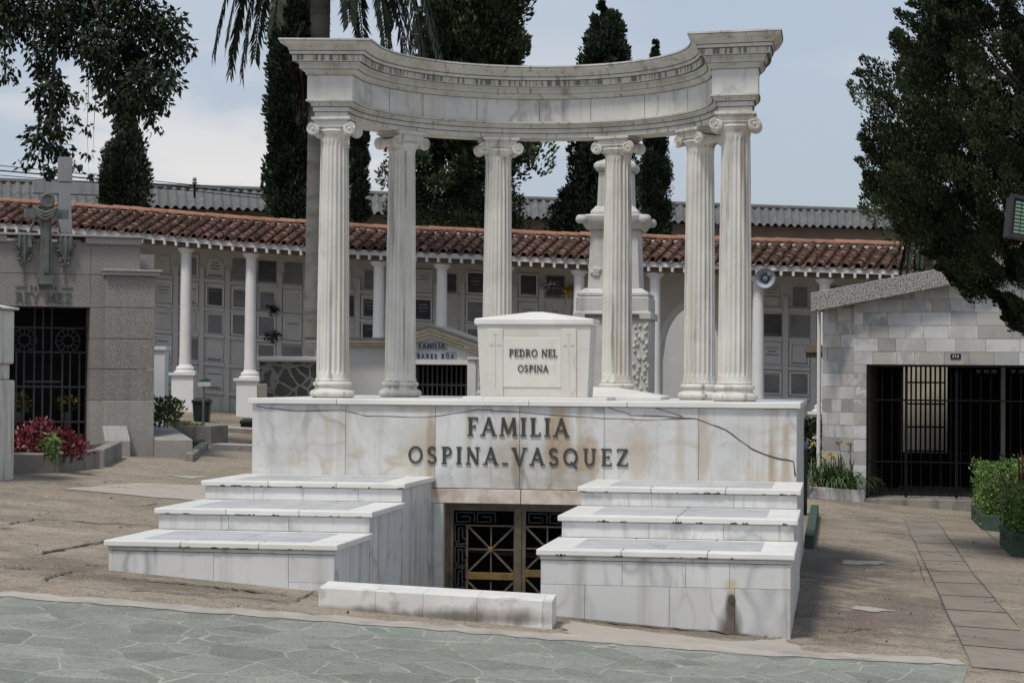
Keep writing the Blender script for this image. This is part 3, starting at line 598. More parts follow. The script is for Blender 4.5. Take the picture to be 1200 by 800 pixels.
# colonnade
CR, CY0, CCX = 1.845, 18.4-MY, -2.755-MX
def col_proto():
    b = MB(); H0, H1, NF, NP = .16, 2.40, 20, 8
    zs = [H0, H0+.015, H0+.03, .22, .235, .25, .265, .6, 1.0, 1.4, 1.8, 2.1, 2.30, 2.315, 2.33, 2.345, 2.36, H1]
    rings = []
    for z in zs:
        t = (z-H0)/(H1-H0); r = .150-.022*t**1.6
        if z < .2: r += .012*(1-(z-H0)/.03) if z < H0+.031 else 0
        if z > 2.37: r += .006
        fl = 0 if z < .225 or z > 2.355 else 1
        if fl: fl = min(1, max(0, (z-.225)/.03), 1)**.5 * min(1, max(0, (2.352-z)/.03))**.5
        ring = []
        for i in range(NF*NP):
            u = (i % NP)/NP; a = 2*math.pi*i/(NF*NP); dd = 0 if u < .2 else math.sin(math.pi*(u-.2)/.8)
            ring.append(((r-.019*fl*dd)*math.cos(a), (r-.019*fl*dd)*math.sin(a), z))
        rings.append(ring)
    b.loft(rings); col = b.build('column', 'column', mon, smooth=40, local=True)
    # attic base
    b = MB(); prof = [(.150, .170)]
    tor = lambda R0, zc, h: [(R0+h*math.cos(R_(t)), zc+h*math.sin(R_(t))) for t in range(90, -91, -20)]
    prof += [(.158, .165), (.158, .152)]+tor(.160, .128, .022)+[(.166, .104), (.163, .096), (.165, .084), (.175, .076)]+tor(.176, .040, .034)+[(.19, .004), (.19, -.003)]
    b.lathe(prof[::-1], 0, 0, 48); b.build('column_base', 'column', col, smooth=35, local=True)
    # ionic capital, facing -y
    b = MB()
    b.lathe([(.12, 2.39), (.134, 2.392), (.138, 2.40), (.134, 2.408), (.136, 2.412), (.155, 2.432), (.165, 2.452), (.160, 2.462), (.13, 2.47)], 0, 0, 40)
    vx, vz, vr = .172, 2.468, .06
    for sx in (-1, 1):
        rings = []
        for k, (yy, rr) in enumerate([(-.150, .058), (-.143, .060), (-.125, .060), (-.118, .054), (-.06, .040), (-.012, .036), (-.01, .04), (.01, .04), (.012, .036), (.06, .040), (.118, .054), (.125, .060), (.143, .060), (.150, .058)]):
            rings.append([(sx*vx+rr*math.cos(2*math.pi*i/24), yy, vz+rr*math.sin(2*math.pi*i/24)) for i in range(24)])
        b.loft(rings)
        for yy in (-.152, .152):
            pts = []; rad = []
            for i in range(52):
                t = i/51; r = .053*(1-.86*t); a = math.pi/2 - sx*(t*2.35*2*math.pi); pts.append((sx*vx+r*math.cos(a)*1, yy, vz+r*math.sin(a))); rad.append(.0085*(1-.45*t))
            b.tube(pts, rad, 6)
            b.loft([[(sx*vx+rr*math.cos(2*math.pi*i/12), yy*k_, vz+rr*math.sin(2*math.pi*i/12)) for i in range(12)] for rr, k_ in ((.012, 1.0), (.012, 1.07), (.006, 1.09))])
    for yy in (-.145, .105): b.box(-vx, vx, yy, yy+.04, 2.486, 2.521); b.box(-vx, vx, yy-.006 if yy < 0 else yy+.006, yy+.034 if yy < 0 else yy+.046, 2.510, 2.524)
    for zz, w in ((2.455, .139), ): b.box(-.13, .13, -.13, .13, zz, 2.52)
    for w, z0, z1 in ((.158, 2.5245, 2.54), (.166, 2.5405, 2.552), (.182, 2.5525, 2.576)): b.box(-w, w, -w+.01, w-.01, z0, z1)
    b.build('capital', 'column', col, bevel=.003, smooth=35, local=True)
    return col
col0 = col_proto(); kids = list(col0.children)
COLTOP = BZ+2.576
for i, (ang, turn) in enumerate([(180, 0), (142, None), (109, None), (71, None), (38, None), (0, 0)]):
    P = Vector((CCX+CR*math.cos(R_(ang)), CY0+CR*math.sin(R_(ang)), BZ)); rot = R_(ang-90) if turn is None else 0
    cc = col0 if i == 0 else copy_part(col0, mon)
    cc.location = P; cc.rotation_euler = (0, 0, rot)
    if i:
        for kd in kids: copy_part(kd, cc)
# entablature swept round the horseshoe
def plan(o, z, n=56):
    sk = math.tan(R_(8)); pts = []; ro, ri = CR+o, CR-o
    pts.append((CCX-ro, CY0-o*(1+sk)-.0, z))
    for i in range(n+1): a = math.pi*(1-i/n); pts.append((CCX+ro*math.cos(a), CY0+ro*math.sin(a), z))
    pts.append((CCX+ro, CY0-o*(1+sk), z)); pts.append((CCX+ri, CY0-o*(1-sk), z))
    for i in range(n+1): a = math.pi*i/n; pts.append((CCX+ri*math.cos(a), CY0+ri*math.sin(a), z))
    pts.append((CCX-ri, CY0-o*(1-sk), z)); return pts
def sweep(name, prof, m, n=56, grime_shade=None):
    b = MB(MM); rings = [plan(o, z) for o, z in prof]; b.loft(rings, cap=False); L = len(rings[0])
    for r_, flip in ((0, 1), (len(rings)-1, 0)):
        base_ = r_*L
        for i in range(L//2-1): f = (base_+i, base_+i+1, base_+L-2-i, base_+L-1-i); b.f.append(f[::-1] if flip else f); b.mi.append(0)
    mats = [m]
    if grime_shade:
        mats = [m, 'grime_shade', 'drip']; L_ = L
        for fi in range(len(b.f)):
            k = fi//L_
            if k < len(prof)-1: b.mi[fi] = grime_shade.get(k, 0)
    return b.build(name, mats if grime_shade else m, mon, smooth=28)
Z = COLTOP; ZA, ZF, ZC = Z+.150, Z+.372, Z+.680
sweep('architrave', [(.150, Z+.001), (.150, Z+.042), (.146, Z+.044), (.162, Z+.047), (.163, Z+.088), (.158, Z+.090), (.177, Z+.093), (.177, Z+.118), (.195, Z+.128), (.203, Z+.131), (.216, Z+.134), (.217, ZA)], 'entab', grime_shade={1: 1, 2: 1, 4: 1, 5: 1, 9: 1})
sweep('frieze', [(.205, ZA), (.205, ZF)], 'frieze')
cyma = [(.345+.062*t-.012*math.sin(2*math.pi*t), Z+.585+.075*t) for t in np.linspace(0, 1, 9)]
sweep('cornice', [(.207, ZF), (.218, ZF+.004), (.218, ZF+.022), (.238, ZF+.036), (.252, ZF+.046), (.252, ZF+.05), (.264, ZF+.052), (.266, ZF+.10), (.280, ZF+.112), (.286, ZF+.113), (.312, ZF+.114), (.313, ZF+.120), (.317, ZF+.170), (.314, ZF+.172), (.332, ZF+.176), (.338, ZF+.203), (.336, ZF+.206), (.345, ZF+.210)]+cyma+[(.404, Z+.662), (.416, Z+.664), (.416, ZC)], 'entab', grime_shade={0: 1, 5: 1, 8: 1, 9: 1, 11: 2, 12: 1, 13: 1, 15: 1, 16: 1, 27: 1})
b = MB(MM)                                                # joints between the blocks of the frieze and architrave
for a in (155, 139, 118, 96, 78, 57, 35, 20):
    for o, z0, z1 in ((.2065, ZA+.004, ZF-.004), (.1515, Z+.004, Z+.044), (.3195, ZF+.13, ZF+.17)):
        aa = R_(a+random.uniform(-3, 3)*(o != .2065))
        r = CR-o; c_, s_ = math.cos(aa), math.sin(aa); tx, ty = -s_*.0028, c_*.0028
        P = [(CCX+r*c_+k*tx, CY0+r*s_+k*ty) for k in (-1, 1)]; r2 = r+.01; Q = [(CCX+r2*c_+k*tx, CY0+r2*s_+k*ty) for k in (1, -1)]
        q = P+Q; b = MB(MM); b.hexa([(x, y, z0) for x, y in q], [(x, y, z1) for x, y in q]); b.build('block_joint', 'joint', mon)
# sarcophagus on the base
sx0, sx1 = at_y(558.5, 460, 18.0).x, at_y(692, 460, 18.0).x; SXC = (sx0+sx1)/2; sw = (sx1-sx0)/2
sar = thing('sarcophagus', 'white marble sarcophagus with low pyramid lid, standing in front of the colonnade', 'sarcophagus', (SXC, 18.0, BZ)); SM = WM[sar]
zt = at_y(625, 381, 18.).z-BZ
def taper(mb, wb, wt, y0b, y0t, y1b, y1t, z0, z1): mb.hexa([(-wb, y0b, z0), (wb, y0b, z0), (wb, y1b, z0), (-wb, y1b, z0)], [(-wt, y0t, z1), (wt, y0t, z1), (wt, y1t, z1), (-wt, y1t, z1)])
b = MB(SM); taper(b, sw-.03, sw, .03, 0, .42, .45, .03, zt); b.build('chest', 'marble_warm', sar, bevel=.006)
b = MB(SM); b.box(-sw-.10, sw+.16, -.14, .6, .0, .03); b.build('plinth', 'marble_top', sar, bevel=.004)
b = MB(SM); o_ = .022
ring = lambda d, z: [(-sw-d, -d, z), (sw+d, -d, z), (sw+d, .45+d, z), (-sw-d, .45+d, z)]
b.loft([ring(o_-.012, zt+.001), ring(o_, zt+.012), ring(o_, zt+.052), ring(o_-.01, zt+.06), [(-.05, .2, zt+.125), (.05, .2, zt+.125), (.05, .25, zt+.125), (-.05, .25, zt+.125)]]); b.build('lid', 'marble_top', sar, bevel=.003)
b = MB(SM); ln = lambda z: .03*(1-z/zt)      # front leans out towards the top
for x0, x1, d, z0, z1 in ((-sw+.095, -sw+.235, .014, .031, zt-.03), (sw-.265, sw-.13, .014, .031, zt-.03), (-sw+.236, sw-.266, .008, .115, zt-.11)):
    b.hexa([(x0, ln(z0)-d, z0), (x1, ln(z0)-d, z0), (x1, ln(z0)+.01, z0), (x0, ln(z0)+.01, z0)], [(x0, ln(z1)-d, z1), (x1, ln(z1)-d, z1), (x1, ln(z1)+.01, z1), (x0, ln(z1)+.01, z1)])
b.build('relief_band', 'marble_warm', sar, bevel=.003)
for xc in (-sw+.165, sw-.1975):
    b = MB(SM)
    f = lambda z, d=.0165: ln(z)-d
    b.bar((xc, f(.10), .10), (xc, f(zt-.08), zt-.08), .007, .004); b.bar((xc-.05, f(zt-.17)-.001, zt-.17), (xc-.018, f(zt-.17)-.001, zt-.17), .016, .004); b.bar((xc+.018, f(zt-.17)-.001, zt-.17), (xc+.05, f(zt-.17)-.001, zt-.17), .016, .004); b.bar((xc-.014, f(zt-.075), zt-.075), (xc+.014, f(zt-.075), zt-.075), .012, .004)
    b.build('engraved_cross', 'column', sar)
for s, (pl, pr, yb, yt) in {'PEDRO NEL': (596, 653, 418, 409.5), 'OSPINA': (606, 642.5, 436, 428)}.items():
    a, b_, t_ = at_y(pl, yb-.3, 17.985), at_y(pr, yb+.2, 17.985), at_y(pl, yt-.5, 17.985); m = MB()
    y0 = 18.0+.03*(1-(a.z-BZ)/zt)-.0095; a.y = y0; text_mesh(m, s, a, (1, 0, 0), (0, 0, 1), t_.z-a.z, b_.x-a.x, .008); m.build('inscription', 'letter', sar)
# low gabled ledger within the colonnade
lg = thing('grave_ledger', 'low gabled white marble grave slab lying inside the colonnade behind the sarcophagus', 'grave slab', (-1.95, 19.55, BZ)); LM = WM[lg]
b = MB(LM); b.loft([[(-.75, -.55, 0), (.33, -.55, 0), (.33, .55, 0), (-.75, .55, 0)], [(-.75, -.55, .03), (.33, -.55, .03), (.33, .55, .03), (-.75, .55, .03)], [(-.72, -.06, .115), (-.15, -.06, .115), (-.15, .06, .115), (-.72, .06, .115)]]); b.build('slab', 'marble_top', lg, bevel=.004)
# low kerb across the head of the stairs
k0, k1 = at_g(373, 711), at_g(647, 737)
kt = thing('marble_curb', 'low white soiled marble curb lying across the front of the sunken stair', 'curb', ((k0.x+k1.x)/2, (k0.y+k1.y)/2, gz((k0.x+k1.x)/2))); KM = WM[kt]
L = (k1-k0).xy; kl = L.length/2; ux = Vector((L.x, L.y, 0)).normalized(); uy = Vector((-ux.y, ux.x, 0))
b = MB(KM); cuts = [-1, -.51, -.1, .36, .92, 1]
for i in range(5):
    a, e = cuts[i]*kl+.0008, cuts[i+1]*kl-.0008
    pt = lambda u, v, z: tuple(ux*u+uy*v+Vector((0, 0, z+(-SL*(ux*u).x*(.55))-.02)))
    hh = .175
    b.hexa([pt(a, 0, -.04), pt(e, 0, -.04), pt(e, .36, -.04), pt(a, .36, -.04)], [pt(a, .0, hh), pt(e, .0, hh), pt(e, .36, hh+.01), pt(a, .36, hh+.01)])
b.build('curb_stone', 'curb', kt, bevel=.0015)
# green kerb along the monument's side
gk = MB(); gk.box(-.335, -.235, 21.7, 27., -.05, .17); tag(gk.build('planter_kerb', 'greenpaint', None, bevel=.01), "narrow dark green kerb along the tomb monument's right flank", 'kerb')
# ------------------------------------------------------------------ GALLERY (curved columbarium arcade with tiled roof)
GC, GR = Vector((-9.77, -21.0)), 65.0
def circ(a, r): a = R_(a); return (GC.x+r*math.cos(a), GC.y+r*math.sin(a))
def ang_px(px, r):
    d = ray(px, 440).xy.normalized(); o = CAM.xy-GC; b = d.dot(o); t = -b+math.sqrt(b*b-o.length_squared+r*r); q = o+d*t
    return math.degrees(math.atan2(q.y, q.x))
A0, A1 = 104., 74.
RZ, EZ = EYE+3.47, EYE+2.72            # ridge and eave heights
_t = []                                # the whole gallery steps down with the sloping ground
for _px, _py in ((-120, 224), (0, 232), (150, 242), (300, 254), (440, 263), (580, 268), (700, 273), (950, 280), (1098, 284), (1300, 287)):
    _a = ang_px(_px, GR); _x, _y = circ(_a, GR); _t.append((_a, at_y(_px, _py, _y).z-RZ))
_t.sort(); _ta = np.array(_t)
def zo(a): return float(np.interp(a, _ta[:, 0], _ta[:, 1]))
def pol(a, r, z): return (*circ(a, r), z+zo(a))
RW, RCOL, RE = GR-.15, GR-1.95, GR-2.25
gal = thing('columbarium_gallery', 'long gently curved white burial gallery with clay tile roof, columns and wall niches', 'gallery', pol(95, GR, .8)); GAL = WM[gal]
def curved(mb, r0, r1, z0, z1, a0=A0, a1=A1, n=90):
    rings = []
    for i in range(n+1):
        a = a0+(a1-a0)*i/n; rings.append([pol(a, r0, z0), pol(a, r1, z0), pol(a, r1, z1), pol(a, r0, z1)])
    mb.loft(rings)
P2 = ang_px(774, RW), ang_px(846, RW)      # arched passage through the wall
b = MB(); curved(b, RW, RW+.3, -.6, RZ-.12, A0, P2[0]); curved(b, RW, RW+.3, -.6, RZ-.12, P2[1], A1)
pc, pw = (P2[0]+P2[1])/2, abs(P2[0]-P2[1])/2; zs_, zt_ = EYE+.78, EYE+1.95
rings = []
for i in range(21):
    a = P2[0]+(P2[1]-P2[0])*i/20; u = (a-pc)/pw; zz = zs_+(zt_-zs_)*math.sqrt(max(0, 1-u*u)); rings.append([pol(a, RW, zz), pol(a, RW+.3, zz), pol(a, RW+.3, RZ-.12), pol(a, RW, RZ-.12)])
b.loft(rings); b.build('wall', 'plaster', gal)
b = MB()
for r0, k in ((RW-.05, .16),):
    rr = []
    for i in range(25):
        t = math.pi*i/24; 
        rr.append([pol(pc+pw*(1+q)*math.cos(t), RW-.03 if s else RW+.02, zs_+(zt_-zs_)*(1+q*.8)*math.sin(t)) for q, s in ((0, 0), (0, 1), (.13, 1), (.13, 0))])
    b.loft(rr)
for sg in (1, -1): curved(b, RW-.03, RW+.02, -.3, zs_, pc+sg*pw, pc+sg*pw*1.13, 2); curved(b, RW-.05, RW+.02, zs_-.12, zs_, pc+sg*pw, pc+sg*pw*1.2, 2)
b.build('passage_arch', 'paint', gal)
# back court seen through the passage: pale wall with a dark doorway
bw = MB(); a_ = pol(pc, GR+3, 0); bw.box(a_[0]-3, a_[0]+3, a_[1], a_[1]+.2, -.5, 3.6); tag(bw.build('court_wall', 'plaster', None), 'plain pale wall seen through the arched passage of the gallery', 'wall')
# niches
rows = [EYE+1.96, EYE+1.33, EYE+.74, EYE+.12, EYE-.50, EYE-1.12, EYE-1.8]
pitch = math.degrees(.585/RW)
nf = MB(); nf2 = MB(); niches = []; n = int((A0-A1)/pitch)
for i in range(n+1):
    a = A0-i*pitch
    inp = P2[1]-.6 < a < P2[0]+.6
    zl = gz(pol(a, RW, 0)[0])-zo(a)
    nq = nf if a > P2[0] else nf2
    if not inp: curved(nq, RW-.055, RW+.02, zl-.2, EYE+2.25, a+.05, a-.05, 1)
    if i < n and not (P2[1]-.6 < a-pitch < P2[0]+.6 or inp):
        for k, z in enumerate(rows):
            z1 = z+.62 if k else EYE+2.22
            if z1 < zl+.15: continue
            curved(nq, RW-.07, RW+.02, z-.035, z+.035, a-.056, a-pitch+.056, 1)
            niches.append((a, z, k, zl))
nf.build('niche_frame', 'plaster', gal); nf2.build('niche_frame', 'plaster', gal)
vis = [(172, 214), (220, 290), (298, 358), (413, 436), (490, 512), (521, 572), (615, 672), (893, 963)]
def niche_geo(a, z, kind):
    b = MB(); m0, m1 = a-(.085 if kind != 'small' else .13), a-pitch+(.085 if kind != 'small' else .13); zz0, zz1 = z+.08, z+(.53 if kind != 'small' else .47)
    if kind == 'arch':
        am, hw = (m0+m1)/2, abs(m0-m1)/2; pts = [(am+hw, zz0), (am-hw, zz0)]+[(am-hw*math.cos(t*math.pi/10), zz1-.2+.2*math.sin(t*math.pi/10)) for t in range(11)]
        b.prism([pol(p, RW-.02, q) for p, q in pts], Vector(pol(am, RW+.02, 0))-Vector(pol(am, RW-.02, 0)))
    else: curved(b, RW-.025, RW+.02, zz0, zz1, m0, m1, 1)
    return b
parts, rest = [], {}
for (a, z, k, zl) in niches:
    p = Vector(pol(a-pitch/2, RW, z+.3)); q = CAMROT.inverted() @ (p-CAM); px = 600-F*q.x/q.z
    on_ = any(l-8 < px < h_+8 for l, h_ in vis) and z+zo(a) > EYE-.8
    rr = random.random()
    m = 'sdark' if rr < .24 else 'sgrey' if rr < .62 else 'swhite'
    if px > 600: m = 'sgrey' if rr < .42 else 'swhite' if rr < .92 else 'sdark'
    kind = 'arch' if (k == 4 and rr > .3) or (rr > .9 and px < 260) else 'box'
    if m == 'swhite' and kind == 'box' and rr > .93: continue
    if kind == 'box' and random.random() < .45: kind = 'small'
    (parts if on_ else rest.setdefault(m, [])).append((-abs(px-200) if px < 330 else -900, a, z, kind, m))
parts.sort(key=lambda t: -t[0])
for t in parts[100:]: rest.setdefault(t[4], []).append(t)
for t in parts[:100]: niche_geo(*t[1:4]).build('niche_plaque', t[4], gal)
b = MB(); order = ['sdark', 'sgrey', 'swhite']
for m, lst in rest.items():
    b.m = order.index(m)
    for t in lst: q = niche_geo(*t[1:4]); b.add(q.v, q.f)
tag(b.build('niche_plaque', order, gal), kind='stuff')
# carved lines and little ledges on the plaques
b = MB()
for (_, a, z, kind, m) in parts[:100]:
    if random.random() < .5:
        am = a-pitch/2; n_ = random.choice((1, 2, 3))
        for k in range(n_): w_ = pitch*random.uniform(.12, .26); zz = z+.40-k*.07; curved(b, RW-.029, RW-.024, zz, zz+.022, am+w_, am-w_, 1)
    if random.random() < .4: curved(b, RW-.06, RW-.024, z+.10, z+.125, a-pitch*.25, a-pitch*.75, 1)
tag(b.build('plaque_lettering', 'sgrey', gal), kind='stuff')
b = MB()
for (_, a, z, kind, m) in parts[:100]:
    if kind == 'arch' or random.random() < .4: continue
    e0_, e1_, z0_, z1_ = a-.075, a-pitch+.075, z+.065, z+.55; w_ = .03
    curved(b, RW-.045, RW+.01, z0_, z0_+.03, e0_, e1_, 1); curved(b, RW-.045, RW+.01, z1_-.03, z1_, e0_, e1_, 1); curved(b, RW-.043, RW+.01, z0_+.031, z1_-.031, e0_, e0_-w_, 1); curved(b, RW-.043, RW+.01, z0_+.031, z1_-.031, e1_+w_, e1_, 1)
tag(b.build('plaque_frame', 'paint', gal), kind='stuff')
# small posies and vases on some niches
for px, py, m in ((322, 363, 'sdark'), (319, 393, 'sdark'), (666, 340, 'yellow'), (640, 334, 'swhite')):
    a = ang_px(px, RW-.1); d = (Vector(pol(a, RW-.12, 0))-CAM).xy.length; o = ray(px, py); t = d/o.xy.length; c = CAM+o*t
    pts = np.array(c)+rng.normal(size=(60, 3))*np.array((.07, .05, .06)); f = fast_mesh('flower_posy', leaf_quads(pts, .08, .8), 4, m); tag(f, {322: 'small dark posy high on the gallery wall, right of a white column', 319: 'dark posy on a niche ledge, lower of the two beside the palm trunk', 666: 'yellow flowers in a gallery niche left of the obelisk tomb', 640: 'pale flowers in a gallery niche above the sarcophagus'}[px], 'flowers')
# back band, ceiling, beam and eave
b = MB(); curved(b, RCOL-.12, RCOL+.12, EYE+2.565, EYE+2.70); b.build('beam', 'plaster', gal)
b = MB(); curved(b, RE-.0, RE+.05, EZ-.03, EZ+.06); b.build('eave_board', 'paint', gal)
b = MB()
for i in range(91):
    pass
rings = []
for i in range(91):
    a = A0+(A1-A0)*i/90; rings.append([pol(a, RE+.06, EZ+.03), pol(a, GR+.1, RZ-.20), pol(a, GR+.1, RZ-.15), pol(a, RE+.06, EZ+.06)])
b.loft(rings); b.build('roof_deck', 'shedwall', gal)
b = MB(); step = math.degrees(.245/RE); i = 0; a = A0
rings = []; hw = step*.10
while a > A1:
    for q_, zb_ in ((hw, 0), (hw*.98, 1), (-hw*.98, 1), (-hw, 0)):
        zb = EZ-.14 if zb_ else EZ-.05; rings.append([pol(a+q_, RE-.04, zb), pol(a+q_, RE+.10, zb), pol(a+q_, RE+.10, EZ-.035), pol(a+q_, RE-.04, EZ-.035)])
    a -= step
b.loft(rings); b.build('rafter_tails', 'plaster', gal)
b = MB(); curved(b, RE+.11, RE+.16, EZ-.16, EZ-.03); b.build('eave_painted_shade', 'shedwall', gal)  # dark strip added to paint the shade behind the rafter tails
# clay tiles: pans underneath and barrel covers in overlapping courses, every tile its own island
V, Fc, NPAN = [], [], ([], [])
def barrel(a, r0, r1, w0, w1, z0, z1, up=1, n=6):
    base_ = len(V); th = .016
    for (r, w, z) in ((r0, w0, z0), (r1, w1, z1)):
        for k in range(n+1):
            t = math.pi*k/n; V.append(pol(a+math.degrees(w*math.cos(t)/r), r, z+up*w*1.05*math.sin(t)))
    for k in range(n): Fc.append((base_+k, base_+k+1, base_+n+2+k, base_+n+1+k))
    b2 = len(V)                                   # front lip gives the tile its thickness
    for k in range(n+1):
        t = math.pi*k/n; V.append(pol(a+math.degrees((w0-th)*math.cos(t)/r0), r0+.003, z0+up*(w0-th)*.9*math.sin(t)))
    for k in range(n): Fc.append((base_+k, b2+k, b2+k+1, base_+k+1))
NC = 7; rl = (GR+.02-(RE-.08))/NC; tp = math.degrees(.248/(GR-1))
a = A0
while a > A1:
    ja = random.uniform(-.006, .006); jr = random.uniform(-.14, .14)
    for c_ in range(NC):
        r0 = RE-.08+c_*rl-.05*(c_ > 0)+random.uniform(-.012, .012)+jr*(c_ > 0); r1 = RE-.08+(c_+1)*rl+.02+jr*(c_ < NC-1)
        zf = lambda r: EZ+.075+(RZ-EZ-.185)*(r-RE)/(GR-RE)
        tilt = random.uniform(-.004, .010)
        aj = a+ja+random.uniform(-.010, .010)
        barrel(aj, r0, r1, .076, .062, zf(r0)+.026+tilt, zf(r1)+.004)
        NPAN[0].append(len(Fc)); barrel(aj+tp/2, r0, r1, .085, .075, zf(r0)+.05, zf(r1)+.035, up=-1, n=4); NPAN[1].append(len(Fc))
    a -= tp
b = MB(); b.v = V; b.f = Fc; b.mi = [0]*len(Fc)
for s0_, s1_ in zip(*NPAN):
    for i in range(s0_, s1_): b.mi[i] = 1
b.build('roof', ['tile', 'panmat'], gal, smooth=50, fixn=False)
b = MB(); a = A0; sr = math.degrees(.42/GR)
while a > A1:
    rings = []; dz = random.uniform(-.008, .008)
    for q, w in ((0, .10), (1.06, .085)):
        aa = a-sr*q; rings.append([pol(aa, GR+w*math.cos(math.pi*k/6), RZ-.075+dz+w*.85*math.sin(math.pi*k/6)) for k in range(7)])
    b.loft(rings, closed=True); a -= sr
b.build('ridge_tiles', 'ridge', gal, smooth=50)
# columns
colx = [-60, 10, 66, 142, 217, 293, 368, 443, 517, 592, 678, 767, 888, 966, 1044, 1122, 1200, 1278]
gc0 = None
for px in colx:
    a = ang_px(px, RCOL); x, y, _ = pol(a, RCOL, 0)
    if gc0 is None:
        b = MB(); b.lathe([(.135, -.02), (.125, .3), (.12, 1.2), (.108, 2.44), (.125, 2.45), (.125, 2.465), (.135, 2.475)], 0, 0, 24); gc0 = b.build('gallery_column', 'paint', gal, smooth=35, local=True)
        b = MB(); b.lathe([(.13, 2.47), (.17, 2.505), (.185, 2.52), (.185, 2.563)], 0, 0, 24); b.build('capital', 'paint', gc0, smooth=35, local=True)
        b = MB(); b.box(-.235, .235, -.235, .235, -2.6, -.14); b.box(-.285, .285, -.285, .285, -.139, -.085); b.lathe([(.24, -.085), (.24, -.06), (.19, -.03), (.20, .0), (.19, .03), (.15, .06), (.13, .09)], 0, 0, 24); b.build('pedestal', 'paint', gc0, smooth=35, local=True); gck = list(gc0.children); cc = gc0
    else:
        cc = copy_part(gc0, gal); [copy_part(k, cc) for k in gck]
    cc.location = Vector((x, y, EYE+zo(a)))-Vector(gal.location); cc.rotation_euler = (0, 0, R_(a))
# horn loudspeaker on its gallery column
a = ang_px(897, RCOL-.3); x, y, _ = pol(a, RCOL-.42, 0); z = at_d(897, 326, (CAMROT.inverted() @ (Vector((x, y, 2))-CAM)).z*-1).z
hs = thing('horn_loudspeaker', 'grey horn loudspeaker facing forward under the gallery eave', 'loudspeaker', (x, y, z)); HM = WM[hs]
HM2 = HM @ Matrix.Rotation(R_(90), 4, 'X')
b = MB(HM2); b.lathe([(.205, .01), (.21, .0), (.20, -.01), (.15, -.07), (.10, -.15), (.06, -.23), (.05, -.30), (.046, -.28), (.055, -.22), (.095, -.14), (.145, -.06), (.192, 0.0)], 0, 0, 40, cap=False); b.build('horn', 'horn', hs, smooth=40)
b = MB(HM2); b.lathe([(.0, -.05), (.045, -.06), (.06, -.10), (.05, -.2), (.0, -.21)][::-1], 0, 0, 24, cap=False); b.build('phase_plug', 'sgrey', hs, smooth=40)
b = MB(HM2); b.lathe([(.075, -.30), (.09, -.31), (.09, -.40), (.06, -.42)], 0, 0, 24); b.build('driver', 'sgrey', hs, smooth=40)
b = MB(HM); b.bar((0, .33, 0), (-.05, .42, .22), .03); b.build('bracket', 'iron_grey', hs)
# shed behind: grey corrugated roof
sh = thing('long_shed', 'long low shed behind the gallery with grey corrugated roof and brown wall', 'shed', (0, 64, 0))
def shpt(px, py, d): return at_d(px, py, d)
L0, L1 = shpt(-150, 208, 58.5), shpt(1300, 258, 69.0); R0, R1 = shpt(-150, 232, 56.), shpt(1300, 275, 66.5)
b = MB(); n = 900
vs = []
for i in range(n+1):
    f = i/n; wv = .05*math.sin(2*math.pi*i/6)
    for A, B, k in ((R0, R1, 0), (L0, L1, 1)): p = A.lerp(B, f); vs.append((p.x, p.y, p.z+wv))
b.add(vs, [(2*i, 2*i+2, 2*i+3, 2*i+1) for i in range(n)]); b.build('roof', 'fibro', sh, smooth=80)
b = MB(); q = lambda p, dz, dy: (p.x, p.y+dy, p.z+dz)
b.hexa([(R0.x, R0.y+.5, -.5), (R1.x, R1.y+.5, -.5), (R1.x, R1.y+3, -.5), (R0.x, R0.y+3, -.5)], [q(R0, -.02, .5), q(R1, -.02, .5), q(L1, -.06, 0), q(L0, -.06, 0)]); b.build('wall', 'shedwall', sh)
b = MB(); b.tube([L0+Vector((0, 0, .03)), L1+Vector((0, 0, .03))], .09, 8); b.build('ridge_cap', 'fibro', sh)
# overhead wires with an insulator bracket
p0, p1 = at_d(228, 232, 58), at_d(228, 214, 58)
ib = thing('wire_bracket', 'small dark insulator bracket carrying wires above the shed roof', 'bracket', p0)
b = MB(); b.tube([p0, p1], .03, 6); b.bar(p1+Vector((-.15, 0, -.08)), p1+Vector((.15, 0, -.08)), .04); b.build('post', 'iron', ib)
b = MB(); b.lathe([(.05, 0), (.08, .05), (.04, .1), (.07, .14), (.03, .2)], p1.x, p1.y, 10, p1.z-.05); b.build('insulator', 'sgrey', ib)
for (ya, yb, yc, lb) in ((183, 217, 224, 'topmost thin overhead wire above the left shed roof'), (192, 220, 229, 'middle overhead wire above the left shed roof'), (199, 224, 233, 'lowest overhead wire above the left shed roof')):
    b = MB(); pts = [at_d(-250+(i/16)*560, (ya-14)+((yb-ya+14)*(i/16*560)/478 if i/16*560 < 478 else (yb-ya+14)+(yc-yb)*((i/16*560)-478)/82), 57.9) for i in range(17)]; b.tube(pts, .012 if yb != 220 else .02, 5); tag(b.build('overhead_wire', 'iron', None), lb, 'wire', 'overhead wires')
# ------------------------------------------------------------------ OBELISK TOMB behind the colonnade
YO = 27.; oc = at_y(716.5, 465, YO); ox, oy = oc.x, YO+.5; og = gz(ox)
ob = thing('obelisk_tomb', 'tall white stepped monument with scrolled cap behind the right of the colonnade', 'monument', (ox, oy, og)); 
zo = lambda y: at_y(716, y, YO).z
sc = YO/2400*1.005
def sq(mb, lst):      # list of (half width px, py)
    mb.loft([[(ox-w*sc, oy-w*sc, zo(y)), (ox+w*sc, oy-w*sc, zo(y)), (ox+w*sc, oy+w*sc, zo(y)), (ox-w*sc, oy+w*sc, zo(y))] for w, y in lst])
b = MB(); sq(b, [(54, 640), (54, 560)]); sq(b, [(50, 559.9), (50, 466)]); sq(b, [(43, 465.9), (43, 374)]); sq(b, [(46, 373.9), (46, 366), (43, 365), (43, 348), (41, 347)]); b.build('pedestal', 'aged', ob, bevel=.008)
